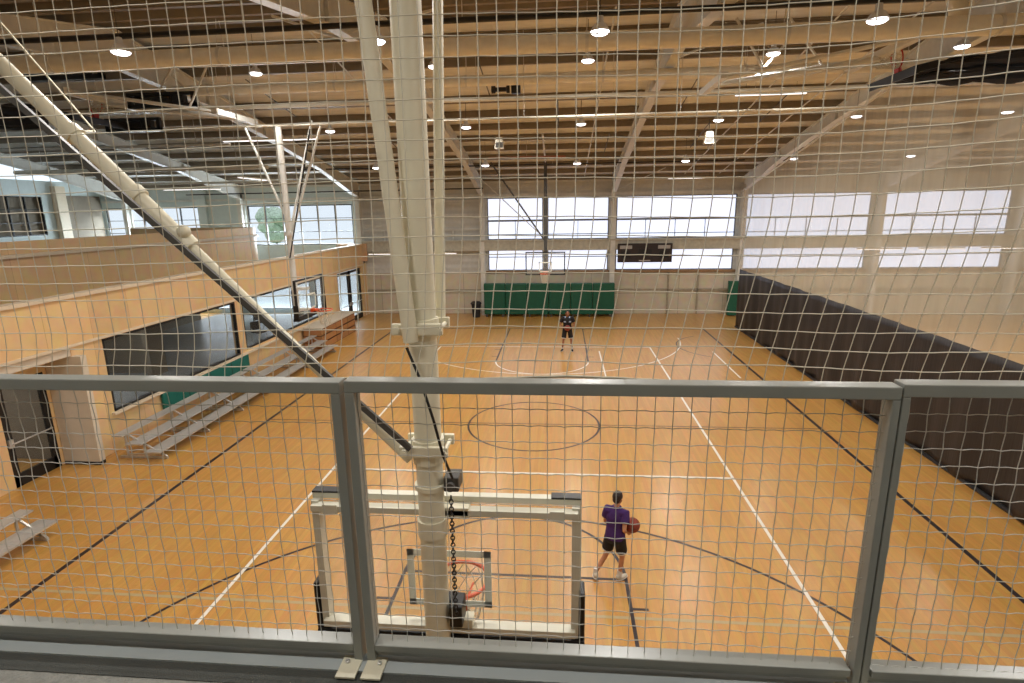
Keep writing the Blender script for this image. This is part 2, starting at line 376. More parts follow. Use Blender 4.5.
# ---- left side: panelled wall with openings, alcove, raised walkway above
WX = -10.4
wall_x('wall_side', -3.1, YF, 0, 2.95, [(-2.2, 3.55, 1.0, 2.86), (3.95, 11.0, 1.08, 2.86), (12.6, 16.1, 0, 2.8)], WX-.2, WX, M['wood'])
wall_x('wall_side_near', -17, -9.5, 0, 2.95, [], WX-.2, WX, M['wood'])
bm = B(); bx(bm, -11.08, -10.17, -3.13, -2.97, .08, 2.67); struct('wall_alcove', bm, M['white'])
bm = B(); bx(bm, -11.08, -10.17, -3.14, -2.97, 0, .08); struct('baseboard_alcove', bm, M['black'])
wall_x('wall_alcove_back', -9.5, -2.95, 0, 2.72, [(-4.36, -3.2, 0, 2.33)], -11.25, -11.1, M['wood'])
bm = B(); bx(bm, -11.25, WX-.02, -9.5, -3.0, 2.68, 2.94); struct('ceiling_alcove', bm, M['white'])
bm = B(); bx(bm, -14.2, -14.0, -8, -2.9, 0, 2.95); bx(bm, -14, -11.25, -8.1, -8, 0, 2.95); struct('wall_vestibule', bm, M['oldwall'])
def door(name, a, b, x, z1, hinge=1):
    d = sempty(name); bm = B(); t = .16
    bx(bm, x-.03, x+.03, a, a+t, 0, z1); bx(bm, x-.03, x+.03, b-t, b, 0, z1); bx(bm, x-.03, x+.03, a, b, 0, .28); bx(bm, x-.03, x+.03, a, b, z1-.12, z1)
    obj('door_frame', bm, M['black'], d)
    box('door_glass', x-.008, x+.008, a+t, b-t, .28, z1-.12, M['glass'], d)
    bm = B(); yy = a+t/2 if hinge > 0 else b-t/2
    tube(bm, [(x+.03, a+.08, 1.0), (x+.09, a+.1, 1.0), (x+.09, b-.1, 1.0), (x+.03, b-.08, 1.0)], .018, 8); bx(bm, x+.02, x+.08, yy-.05, yy+.05, .92, 1.1)
    obj('push_bar', bm, M['alu'], d); return d
door('door_1', -4.36, -3.2, -11.14, 2.33)
door('door_2', 12.65, 14.3, WX-.1, 2.75, -1); door('door_3', 14.4, 16.05, WX-.1, 2.75)
glazed(-2.2, 3.55, 1.0, 2.86, 1, 1, 'X', WX-.05, t=.06)
glazed(3.95, 11.0, 1.08, 2.86, 1, 1, 'X', WX-.05, t=.06)
bm = B(); bx(bm, WX, WX+.1, -2.3, 11.1, .94, 1.0); struct('trim_7', bm, M['ledge'])
# room behind the side windows
bm = B(); bx(bm, -19.5, -10.62, -2.8, YF, 0, .02); struct('floor_lobby', bm, M['lobby'])
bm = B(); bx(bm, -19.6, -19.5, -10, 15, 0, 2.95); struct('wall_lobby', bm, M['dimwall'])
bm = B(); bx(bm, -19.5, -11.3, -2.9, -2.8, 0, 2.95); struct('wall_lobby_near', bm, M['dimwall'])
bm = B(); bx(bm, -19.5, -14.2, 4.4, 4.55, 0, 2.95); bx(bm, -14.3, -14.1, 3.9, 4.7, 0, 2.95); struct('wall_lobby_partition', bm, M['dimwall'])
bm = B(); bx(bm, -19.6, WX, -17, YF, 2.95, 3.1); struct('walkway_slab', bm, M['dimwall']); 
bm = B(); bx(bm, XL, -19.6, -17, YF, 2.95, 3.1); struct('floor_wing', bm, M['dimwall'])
# parapet of the walkway, with a pale ledge on top
bm = B(); bx(bm, WX-.15, WX+.02, -17, 16.4, 2.93, 3.98); par = struct('wall_parapet', bm, M['wood'])
bm = B(); bx(bm, WX-.2, WX+.08, -17, 16.4, 3.98, 4.06); obj('parapet_ledge', bm, M['ledge'], par)
bm = B(); bx(bm, WX-.02, WX+.05, -17, 16.4, 2.88, 2.94); obj('parapet_soffit_trim', bm, M['ledge'], par)
bm = B(); pts = []
X2 = -13.4
poly = [(X2, -17), (X2, 10.6)]+[(X2-.9+.9*math.cos(a), 10.6+.9*math.sin(a)) for a in [PI/2*k/8 for k in range(1, 9)]]+[(-20, 11.5)]
inner = [(x-.14, y-.14) if y > 10.61 else (x-.14, y) for x, y in poly]; inner[-1] = (-20, 11.36)
prism(bm, poly+inner[::-1], lambda u, v, w: Vector((u, v, w)), 3.1, 5.17)
par2 = struct('wall_inner_parapet', bm, M['wood'])
bm = B()
tp = [Vector((x+.06, y, 4.8)) for x, y in poly[:-1]]
for a, b in zip(tp, tp[1:]): bar(bm, a, b, .1, .09)
obj('handrail_ledge', bm, M['ledge'], par2)
# far end of the walkway: short guard across
bm = B(); bx(bm, WX-1.4, WX+.3, 16.3, 16.45, 3.1, 4.06); struct('wall_parapet_end', bm, M['woodx'])

# ---- mezzanine the picture is taken from
bm = B(); bx(bm, -10.4, 9, YN, -13.30, 4.1, 4.368); struct('floor_mezzanine', bm, M['track'])
bm = B(); bx(bm, -10.4, 9, -13.235, -13.16, 4.0, 4.377); struct('trim_8', bm, M['curb'])
bm = B(); bx(bm, -10.4, 9, -13.30, -13.235, 4.02, 4.371); struct('trim_9', bm, M['dark_strip'])  # dark strip along the walkway side of the curb
for x in (-10.2, -3.6, 3.5, 8.8):
    bm = B(); bx(bm, x-.12, x+.12, -13.6, -13.36, 0, 4.1); struct('wall_column', bm, M['steel'])

# outside
bm = B(); bx(bm, -60, 60, YF+.3, 90, -.5, -.3); out = struct('ground_outside', bm, M['grass'])
bm = B(); bx(bm, -60, 60, YF+.4, 48, -.3, -.28); struct('road_outside', bm, M['asphalt'])
def tree(x, y, h, label):
    t = thing('tree', label, 'tree', (x, y, -.3), 'trees outside the left windows')
    bm = B(); tube(bm, [(0, 0, 0), (.1, 0, h*.3), (0, .1, h*.6)], .2, 8, rs=[.25, .18, .1]); obj('trunk', bm, M['bark'], t)
    bm = B()
    for k in range(26):
        a = random.random()*2*PI; r = random.random()*h*.3; z = h*(.4+.5*random.random())
        v = bmesh.ops.create_icosphere(bm, subdivisions=2, radius=h*.13)['verts']; off = Vector((r*math.cos(a), r*math.sin(a), z))
        for q in v: q.co = q.co*(1+.25*random.random())+off
    obj('foliage', bm, M['leaf'], t)
tree(-24, 62, 7, 'bushy green tree outside, behind the leftmost upper window'); tree(-17, 66, 7, 'bushy green tree outside, behind the window beside the side hoop mast')
tree(-40, 64, 7, 'small green tree outside, left edge of the far wing window')

# ---------------------------------------------------------------- divider curtain
CX = 9.25
cur = thing('divider_curtain', 'long divider curtain along the right sideline, black vinyl below and see-through beige mesh above', 'curtain', (CX, 0, 0))
def curtain(bm, y0, y1, zlo, zhi, amp, n, ph=0, t=.006):
    rows = 14; pts = []
    for i in range(n+1):
        y = y0+(y1-y0)*i/n; col = []
        top = zhi(y); lo = zlo(y)
        for j in range(rows+1):
            z = lo+(top-lo)*j/rows; k = amp*(1-.5*j/rows)
            x = k*(math.sin(y*3.1+ph+.4*math.sin(z*1.3))+.5*math.sin(y*7.3+1.7*ph))
            col.append(bm.verts.new((x, y, z)))
        pts.append(col)
    for a, b in zip(pts, pts[1:]):
        for j in range(rows): bm.faces.new((a[j], b[j], b[j+1], a[j+1]))
top_z = lambda y: (8.75-.195*(y-1.85) if y > 1.85 else 8.75-.178*(1.85-y))
CE = 13.25
bm = B(); curtain(bm, -12.9, CE, lambda y: .06, lambda y: 2.85, .045, 300); o = obj('vinyl_skirt', bm, M['blackcloth'], cur, smooth=True)
s_ = o.modifiers.new('S', 'SOLIDIFY'); s_.thickness = .004
bm = B(); curtain(bm, -12.9, CE, lambda y: 2.85, top_z, .03, 260); obj('mesh_upper', bm, M['mesh'], cur, smooth=True)
bm = B(); tube(bm, [(0, y, .05) for y in (-12.9, 0, CE)], .045, 8); obj('bottom_pipe', bm, M['black'], cur)
bm = B(); tube(bm, [(0, CE, top_z(CE)), (0, 8, top_z(8)), (0, 1.85, 8.75), (0, -6, top_z(-6)), (0, -12.9, top_z(-12.9))], .035, 8); obj('top_batten', bm, M['steel'], cur)
# gathered black bundle above the near half of the mesh
bm = B()
for i in range(7):
    pts = []; rs = []
    for k in range(40):
        y = 1.6-k*.36; w = min(1, k/6)
        pts.append((.12*math.sin(i*2.1)+.03*math.sin(k*1.7+i), y, top_z(y)+.06+(.08+.34*w)*(i/6))); rs.append(.03+.07*w*(.8+.3*math.sin(k*1.3+i)))
    tube(bm, pts, .1, 7, rs=rs)
obj('gathered_header', bm, mat('black_gathered_cloth', srgb(22, 20, 20), .8, var=.2), cur, smooth=True)

# ---------------------------------------------------------------- basketball goals
def torus(bm, c, R, r, n=32, k=8):
    tube(bm, [Vector(c)+Vector((R*math.cos(2*PI*i/n), R*math.sin(2*PI*i/n), 0)) for i in range(n)], r, k, closed=True)
def goal_net(bm, c, R, L=.42, n=12, r=.006):
    c = Vector(c); rows = 6
    def P(i, j): a = 2*PI*(i+.5*(j % 2))/n; q = R*(1-.42*(j/rows)); return c+Vector((q*math.cos(a), q*math.sin(a), -L*j/rows))
    for j in range(rows):
        for i in range(n):
            for d in ((0, 1) if j % 2 else (-1, 0)):
                tube(bm, [P(i, j), P(i+d+ (0), j+1)], r, 4, caps=False)
def backboard(parent, w=1.83, h=1.07, col='black', detail=True, rimcol='orange', padded=True):
    """board in local XZ, play face towards +Y, bottom edge at z = 0, centre x = 0"""
    b = bpy.data.objects.new('backboard', None); C.objects.link(b); b.parent = parent
    bm = B(); bx(bm, -w/2+.02, w/2-.02, .0, .012, .02, h-.02); obj('glass', bm, M['bbglass'], b)
    fr = M['alu2'] if detail else M['black']
    bm = B(); t = .045 if detail else .05; d = -.05
    bx(bm, -w/2, w/2, d, .015, h-t, h, .004); bx(bm, -w/2, w/2, d, .015, 0, t, .004); bx(bm, -w/2, -w/2+t, d, .015, t, h-t, .004); bx(bm, w/2-t, w/2, d, .015, t, h-t, .004)
    if detail:
        bx(bm, -w/2+.02, w/2-.02, d-.09, d-.02, h-.10, h-.055, .004); bx(bm, -w/2+.03, w/2-.03, d-.09, d-.03, .05, .1, .004)
        for s in (-1, 1): bx(bm, s*(w/2-.035)-.025, s*(w/2-.035)+.025, d-.05, d, .02, h-.04)
        for s in (-1, 1):
            for z in (h-.075,): bx(bm, s*(w/2-.16)-.05, s*(w/2-.16)+.05, d-.1, d-.085, z-.035, z+.035)
    obj('board_frame', bm, fr, b)
    bm = B(); f = .02; W, H, z0 = .305, .457, .15
    for x0, x1, za, zb in ((-W, W, z0+H-.05, z0+H), (-W, W, z0, z0+.05), (-W, -W+.05, z0, z0+H), (W-.05, W, z0, z0+H)): bx(bm, x0, x1, .013, .018, za, zb)
    obj('target_square', bm, M['board_white'], b)
    if padded:
        bm = B(); e = .035
        bx(bm, -w/2-e, w/2+e, -.12, .05, -e-.035, .012, .012)
        for s in (-1, 1): bx(bm, s*(w/2+e/2)-e/2-.006, s*(w/2+e/2)+e/2, -.1, .05, -e, .38, .012)
        obj('edge_padding', bm, M['black'], b)
        if detail:
            for s in (-1, 1):
                bm = B(); bx(bm, s*(w/2-.1)-.1, s*(w/2-.1)+.1, -.055, .02, h-.002, h+.012, .003); obj('corner_cap', bm, M['black'], b)
    r = bpy.data.objects.new('rim', None); C.objects.link(r); r.parent = b
    rm = M[rimcol] if rimcol in M else M['orange']
    bm = B(); torus(bm, (0, .38, .11), .2286, .015); bx(bm, -.09, .09, .012, .16, .075, .145, .005); bx(bm, -.12, .12, .012, .025, .04, .16)
    tube(bm, [(-.08, .03, .08), (-.12, .3, .14)], .008, 6); tube(bm, [(.08, .03, .08), (.12, .3, .14)], .008, 6)
    obj('rim_ring', bm, rm, b, smooth=False)
    bm = B(); goal_net(bm, (0, .38, .105), .222, r=.0035 if detail else .008); obj('rim_net', bm, M['cord'], b)
    bpy.data.objects.remove(r)
    return b
def flange(bm, c, r, h): lathe(bm, c, [(r, -h/2), (r, h/2)], 20)
# the near goal, seen from behind
MX, MY = -.105, -11.32
g = thing('basketball_backstop', 'ceiling-hung basketball goal nearest the railing, seen from behind its cream mast', 'basketball hoop')
bm = B(); tube(bm, [(MX, MY, 2.68), (MX, MY, 8.45)], .087, 24)
flange(bm, (MX, MY, 2.74), .108, .06); flange(bm, (MX, MY, 3.72), .1, .12); flange(bm, (MX, MY, 4.02), .104, .03)
obj('mast', bm, M['mast'], g, smooth=True)
for z in (5.09, 4.3):
    bm = B(); bx(bm, MX-.16, MX+.15, MY-.125, MY-.09, z-.035, z+.035, .006); bx(bm, MX-.16, MX+.15, MY+.09, MY+.125, z-.035, z+.035, .006)
    for s in (-1, 1): tube(bm, [(MX+s*.125, MY-.15, z), (MX+s*.125, MY+.15, z)], .014, 8); flange_c = (MX+s*.125, MY-.135, z); lathe(bm, flange_c, [(.024, -.012), (.024, .012)], 6, 'Y')
    flange(bm, (MX, MY, z), .104, .1)
    if z > 5: lathe(bm, (MX, MY, 4.99), [(.03, -.12), (.07, -.02), (.105, .06)], 16)
    else: flange(bm, (MX, MY, 4.24), .102, .1)
    obj('clamp', bm, M['mast'], g)
bm = B(); tube(bm, [(MX-.04, MY-.13, 5.02), (MX-.195, MY-.13, 6.9), (MX-.33, MY-.13, 8.42)], .046, 14); obj('slanted_strut', bm, M['mast'], g, smooth=True)
bm = B(); tube(bm, [(MX+.085, MY+.13, 5.05), (MX+.075, MY+.5, 6.95), (MX+.068, MY+.85, 8.6)], .034, 14); obj('rear_strut', bm, M['mast'], g, smooth=True)
bm = B()
pa, pb = Vector((MX-.12, MY, 4.2)), Vector((-4.35, MY, 8.55)); dr = (pb-pa).normalized()
tube(bm, [pa, pa+dr*1.93], .034, 14); tube(bm, [pa+dr*1.9, pb], .046, 14); tube(bm, [pa, pa+dr*.5], .04, 14)
for q in (1.93, 2.35, 2.85): 
    c = pa+dr*q; tube(bm, [c-dr*.03, c+dr*.03], .06, 12)
v = bmesh.ops.create_icosphere(bm, subdivisions=2, radius=.042)['verts']
for q in v: q.co += pa+dr*1.97+Vector((.03, -.03, .05))
v = bmesh.ops.create_icosphere(bm, subdivisions=2, radius=.035)['verts']
for q in v: q.co += pa+dr*2.9+Vector((-.03, -.03, -.05))
obj('telescoping_brace', bm, M['mast'], g, smooth=True)
bm = B(); bar(bm, (MX-.08, MY-.135, 4.33), (-4.53, MY-.135, 8.48), .025, .036); obj('flat_brace', bm, M['dark_steel'], g, label='dark grey flat brace')
bm = B(); tube(bm, [(-2.2, MY, 6.28), (-3.14, -10.0, 6.47), (-3.8, -10.0, 7.33), (-4.72, -10.0, 8.55)], .009, 6)
obj('stay_wire', bm, M['mast'], g)
bb = backboard(g, w=1.87); bb.location = (-.045, -11.16, 2.81)
bm = B(); bx(bm, MX+.1, MX+.2, MY-.06, MY+.08, 4.0, 4.1, .008); tube(bm, [(MX+.15, MY-.07, 4.05), (MX+.15, MY-.1, 4.05)], .03, 10); obj('hoist_motor', bm, M['dark_steel'], g)
bm = B(); cpts = [(MX-.06, MY-.16, 4.99), (MX+.02, MY-.19, 4.8), (MX+.09, MY-.2, 4.55), (MX+.13, MY-.16, 4.3), (MX+.17, MY-.1, 4.12)]
tube(bm, cpts, .009, 8); obj('power_cable', bm, M['black'], g, smooth=True)
bm = B()
for k in range(34):
    z = 3.98-k*.026; a = k % 2
    tube(bm, [(MX+.155+(.013 if a else 0)*math.cos(t), MY-.1+(0 if a else .013)*math.cos(t), z+.018*math.sin(t)) for t in [2*PI*i/8 for i in range(8)]], .0045, 5, closed=True)
obj('lift_chain', bm, M['black'], g)
bm = B(); bx(bm, MX+.1, MX+.19, MY-.07, MY+.1, 2.98, 3.14, .01); bx(bm, MX-.05, MX+.13, MY+.05, MY+.16, 2.95, 3.1, .008); obj('height_adjuster', bm, M['black'], g)
for z in (2.93, 3.8): bm = B(); bx(bm, -.2, .14, MY+.02, -11.2, z-.04, z+.04, .006); obj('board_bracket', bm, M['mast'], g)
# the far goal
g2 = thing('basketball_backstop', 'small far basketball goal hanging before the frosted windows and green pads', 'basketball hoop')
bm = B(); tube(bm, [(0, 12.1, 2.9), (0, 12.1, 7.9)], .075, 12); obj('mast', bm, M['dark_steel'], g2, smooth=True)
bm = B(); tube(bm, [(0, 12.1, 4.3), (-2.5, 12.1, 7.9)], .04, 10); obj('telescoping_brace', bm, M['dark_steel'], g2)
bm = B(); tube(bm, [(0, 12.1, 7.85), (0, 8.2, 8.6)], .04, 8); tube(bm, [(0, 12.1, 5.4), (0, 15.2, 7.4)], .03, 8); obj('strut', bm, M['steel'], g2)
bb = backboard(g2, detail=False, padded=False); bb.location = (0, 11.58, 2.8); bb.rotation_euler = (0, 0, PI)
for z in (3.0, 3.6): bm = B(); bx(bm, -.1, .1, 11.6, 12.1, z, z+.1); obj('board_bracket', bm, M['dark_steel'], g2)
# the goal for the cross court on the left
g3 = thing('basketball_backstop', 'side basketball goal hanging from V-shaped struts before the left wooden parapet', 'basketball hoop')
sx, sy = -7.0, 1.1
bm = B(); tube(bm, [(sx, sy, 2.95), (sx, sy, 8.08)], .085, 14); obj('mast', bm, M['steel'], g3, smooth=True)
for (x0, x1, z1, yy) in ((sx-.05, sx-.95, 8.08, 0), (sx+.08, sx+1.2, 8.08, 0), (sx+.03, sx+.75, 8.3, .5)):
    bm = B(); tube(bm, [(x0, sy, 5.2 if x1 > sx else 5.7), (x1, sy+yy, z1)], .035, 10); obj('strut', bm, M['steel'], g3, smooth=True)
bm = B(); tube(bm, [(sx, sy-.12, 4.5), (sx+.95, sy-.12, 8.0)], .02, 8); obj('flat_brace', bm, M['black'], g3)
bm = B(); flange(bm, (sx, sy, 5.2), .13, .1); obj('clamp', bm, M['steel'], g3)
for z in (2.98, 3.6): bm = B(); flange(bm, (sx, sy, z+.04), .11, .1); bx(bm, sx, sx+.4, sy-.1, sy+.1, z, z+.08); obj('board_bracket', bm, M['steel'], g3)
bb = backboard(g3, detail=False); bb.location = (sx+.45, sy, 2.9); bb.rotation_euler = (0, 0, -PI/2)
# folded cross-court goals under the roof
def folded(name_label, cx, cy, z, s, rimcol):
    g = thing('basketball_backstop', name_label, 'basketball hoop', (cx, cy, z))
    for (a, b, r) in (((0, 0, 0), (-3.6*s, 0, -.45), .07), ((0, 1.2, .1), (-3.6*s, .4, -.4), .045), ((0, -1.2, .1), (-3.6*s, -.4, -.4), .045), ((-1.2*s, 0, -.1), (-2.0*s, 0, .9), .03), ((-2.6*s, .5, -.3), (-1.6*s, .5, .8), .03), ((-2.6*s, -.5, -.3), (-3.3*s, -.5, .8), .03)):
        bm = B(); tube(bm, [a, b], r, 10); obj('strut', bm, M['steel'], g, smooth=True)
    bm = B(); bx(bm, -.08, .08, -1.5, 1.5, .0, .15); obj('cross_tube', bm, M['steel'], g)
    bm = B(); bx(bm, -3.6*s-.07, -3.6*s+.07, -1.0, 1.0, -.5, -.36); obj('cross_tube', bm, M['steel'], g)
    bb = backboard(g, detail=False, rimcol=rimcol); bb.location = (.35*s, 0, -.4); bb.rotation_euler = (math.radians(78), 0, PI/2*s); return g
folded('right-hand folded basketball goal under the roof with a red rim, beside the mesh curtain', 7.8, -.3, 8.95, 1, 'redm')
folded('left-hand folded basketball goal under the roof, above the wooden parapets', -11.6, .8, 8.75, -1, 'redm')

# ---------------------------------------------------------------- lights
def hb():
    t = thing('high_bay_light', '', 'ceiling light')
    bm = B(); lathe(bm, (0, 0, 0), [(.02, .24), (.05, .23), (.06, .13), (.1, .11), (.155, .02), (.16, 0), (.15, 0)], 20); obj('housing', bm, mat('lamp_housing', srgb(215, 220, 228), .4), t, smooth=True)
    bm = B(); lathe(bm, (0, 0, -.05), [(.05, 0), (.11, .012), (.145, .035), (.15, .06)], 24); obj('lens', bm, M['lamp'], t)
    bm = B(); tube(bm, [(0, 0, .22), (0, 0, .9)], .006, 6); obj('hanging_cable', bm, M['dark_steel'], t)
    return t
proto = hb(); first = True
COLS = [(-6.9, 'over the left sideline'), (-2.35, 'just left of court centre'), (1.35, 'over the court centre'), (5.6, 'over the right half court'), (9.7, 'beside the divider curtain'), (14.0, 'behind the mesh curtain'), (18.4, 'deep behind the curtain')]
ROWS = [(9.1, 'row nearest the far wall'), (4.5, 'second row from far wall'), (0.0, 'row under the roof ridge'), (-4.6, 'row nearest the railing')]
ld = bpy.data.lights.new('bay_and_fill_glow', 'AREA'); ld.shape = 'DISK'; ld.size = .28; ld.energy = 90; ld.color = (1, .97, .925); ld.spread = math.radians(170)
rail_fill = ld.copy(); rail_fill.energy = 42  # weaker glow for the added lamps over the railing
lw = ld.copy(); lw.energy = 110; lw.color = (.86, .95, 1)
def lamp(x, y, z, d=ld):
    l = bpy.data.objects.new('bay_and_fill_glow', d); C.objects.link(l); l.location = (x, y, z)
for y, rn in ROWS:
    for x, cn in COLS:
        z = {9.1: 7.55, 4.5: 8.4, 0.0: 9.2, -4.6: 8.55}[y]
        if (x > 9.8 and y < 4) or x > 18: lamp(x, y, z-.06); continue
        o = proto if first else copy_tree(proto); first = False
        o.location = (x, y, z); o['group'] = 'round high bay lights'
        o['label'] = 'round bay light, %s, %s' % (rn, cn)
        lamp(x, y, z-.06)
for x in (-6.9, -2.35, 1.35, 5.6, 9.7, 14): lamp(x, -9.4, 8.2)
for x in (-5.5, -1.2, 2.6, 6.6): lamp(x, -13.7, 7.9, rail_fill)  # unseen lamps added above the railing to light its top and the net
for x in (22.8,):
    for y in (9.1, 0, -9): lamp(x, y, 7.5)
def linear(x, y, z, L, label, along='X', grp='linear strip lights'):
    t = thing('strip_light', label, 'ceiling light', (x, y, z), grp, 0 if along == 'X' else PI/2)
    bm = B(); bx(bm, -L/2, L/2, -.05, .05, 0, .07, .01); obj('housing', bm, M['white_steel'], t)
    bm = B(); bx(bm, -L/2+.02, L/2-.02, -.045, .045, -.02, 0, .005); obj('lens', bm, M['tube'], t)
    bm = B(); [tube(bm, [(s*L*.35, 0, .07), (s*L*.35, 0, .3)], .006, 6) for s in (-1, 1)]; obj('hanger', bm, M['dark_steel'], t)
linear(-9.3, 16.1, 3.5, 1.25, 'strip light under the far wall ledge, left of the near goal mast')
linear(-5.6, 16.1, 3.5, 1.25, 'strip light under the far wall ledge, right of the near goal mast')
linear(7.3, 15.6, 7.2, 2.4, 'strip light high on the far wall above the scoreboard')
linear(12.3, 16.0, 7.2, 2.4, 'strip light high on the far wall, first one behind the mesh curtain')
for i, x in enumerate((17, 20.0, 23)): linear(x, 16.1, 3.52, 2.2, 'strip light over the lower windows behind the mesh curtain, %s' % ('left one', 'middle one', 'right one')[i])
linear(6.4, 2.35, 8.74, 1.9, 'long strip light hanging along the white pipe, right of court centre')
linear(-17.5, 12.8, 7.0, 3, 'strip light over the pale blue left wing'); linear(-13.0, 11, 7.3, 3.5, 'slanting strip light beside the side goal mast', 'Y')
linear(-9.5, 5.5, 8.3, 3.5, 'strip light over the left sideline near the white pipes')
linear(-15, -1.0, 2.6, 1.5, 'strip light in the dim room behind the left window', 'Y'); linear(-14, 2.2, 2.6, 1.2, 'second strip light deeper in the dim room, farther from the alcove', 'Y')

# ---------------------------------------------------------------- ducts and pipes under the roof
def duct(y, z, r, x0, x1, label, m='duct', seams=True):
    t = thing('round_duct', label, 'duct'); bm = B(); tube(bm, [(x0, y, z), (x1, y, z)], r, 24)
    obj('duct_body', bm, M[m], t, smooth=True)
    if seams:
        x = x0+1.2
        while x < x1:
            bm = B(); tube(bm, [(x-.03, y, z), (x+.03, y, z)], r+.015, 24); tube(bm, [(x, y-r, z), (x, y-r*.3, z+r+.5)], .006, 5); tube(bm, [(x, y+r, z), (x, y+r*.3, z+r+.5)], .006, 5); obj('strap', bm, M['steel'], t); x += 3.6
    return t
duct(-3.0, 8.83, .17, -18, 24, 'thick cream round duct crossing the hall, nearest the railing')
duct(1.4, 9.14, .14, -10.2, 22, 'thinner yellowish round duct crossing the hall behind the thick one')
def pipe(pts, r, m, label, name='pipe', cat='pipe', n=10, hang=True):
    t = thing(name, label, cat); bm = B(); tube(bm, pts, r, n); obj('pipe_run', bm, M[m], t, smooth=True)
    if hang:
        a, b = Vector(pts[0]), Vector(pts[-1]); k = max(2, int((b-a).length/4))
        for i in range(k+1):
            bm = B(); q = a+(b-a)*(i+.3)/(k+.6); tube(bm, [q, (q.x, q.y, roof_z(q.y)-.05)], .008, 5)
            obj('hanger_rod', bm, M['steel'], t)
pipe([(-14, 2.0, 8.78), (22, 2.0, 8.78)], .06, 'white_steel', 'white support pipe running across the hall just behind the ducts')
pipe([(-9.5, 1.1, 8.12), (9.0, 1.1, 8.15)], .03, 'white_steel', 'thin low white pipe crossing the hall, holding the side goal mast')
pipe([(-22, -4.0, 8.95), (24, -4.0, 9.05)], .05, 'black', 'black pipe crossing at the very top, nearest the railing')
pipe([(-12, 12.6, 7.80), (8.9, 12.6, 7.80)], .03, 'black', 'thin black pipe crossing in front of the far wall')
pipe([(-2.4, 10.5, 7.95), (.9, 10.5, 7.95)], .05, 'copper', 'short red-brown pipe below the far roof slope')
pipe([(-18, 13.0, 6.75), (-3, 13.0, 6.8)], .03, 'black', 'thin dark pipe above the left wing windows', hang=False)
for x, lab in ((-5.2, 'left of the near goal mast'), (1.9, 'over the court centre'), (6.9, 'right of the court centre'), (8.6, 'beside the divider curtain')):
    pipe([(x, 15.5, roof_z(15.5)-.35), (x, -1, roof_z(1)-.35)], .022, 'steel', 'thin conduit running down the far roof slope, %s' % lab, 'conduit', 'pipe', 6, False)
for i, x in enumerate((-8.8, -6.3, -1.6, .6, 2.6, 4.8, 6.2, 8.0)):
    y0 = (3, 7, 2.2, 5, 9, 3.5, 8, 5)[i]; pl = ('leftmost', 'second', 'third', 'fourth', 'fifth', 'sixth', 'seventh', 'rightmost')[i]
    pipe([(x, y0+3.2, roof_z(y0+3.2)-.27), (x, y0, roof_z(y0)-.27)], .018, 'dark_steel', 'short dark sag rod under the roof, %s counting across the court' % pl, 'sag_rod', 'brace', 6, False)
# crossed rod bracing in the bays
def rod(p, q, lab, r=.022, m='steel'): pipe([p, q], r, m, lab, 'brace_rod', 'brace', 8, False)
rod((-3.5, 15.6, 7.4), (-.15, 16.7, 4.2), 'diagonal brace rod before the leftmost frosted window')
rod((3.6, 15.8, 6.7), (5.6, 13.5, 7.6), 'short fly brace at the foot of the middle rafter')
rod((3.55, .4, 9.3), (5.6, .9, 10.1), 'diagonal brace from the middle rafter to the ridge', .03)
rod((-3.6, -2.5, 9.3), (-1.9, -1.2, 10.1), 'diagonal brace near the top, right of the near goal mast', .03); rod((-3.7, -2.5, 9.2), (-5.6, -1.5, 10.0), 'diagonal brace near the top, left of the near goal mast', .03)
rod((-10.5, -2.5, 9.2), (-12.3, -2.0, 10.0), 'diagonal brace at the top left corner of the roof', .04)
# left wing: roof pipework
pipe([(-22, 8, 7.6), (-11, 8, 7.6)], .09, 'white_steel', 'pale pipe over the left wing walkway')
pipe([(-22, 5.5, 8.2), (-11, 5.5, 8.2)], .05, 'steel', 'thin pipe over the left wing, nearer than the pale one')
pipe([(-20, 11, 7.2), (-11, 11, 7.2)], .05, 'white_steel', 'pale pipe over the left wing nearest the far windows')
# white elbow of duct at the top right
t = thing('duct_elbow', 'white round duct elbow pointing down above the divider curtain', 'duct')
bm = B(); tube(bm, [(7.7, -2.0, 9.95), (8.0, -2.0, 9.85), (8.2, -2.0, 9.66), (8.3, -2.0, 9.42), (8.34, -2.0, 9.15)], .16, 20); obj('duct_body', bm, M['white_steel'], t, smooth=True)
bm = B(); tube(bm, [(8.335, -2, 9.18), (8.34, -2, 9.13)], .175, 20); obj('collar', bm, M['white_steel'], t)
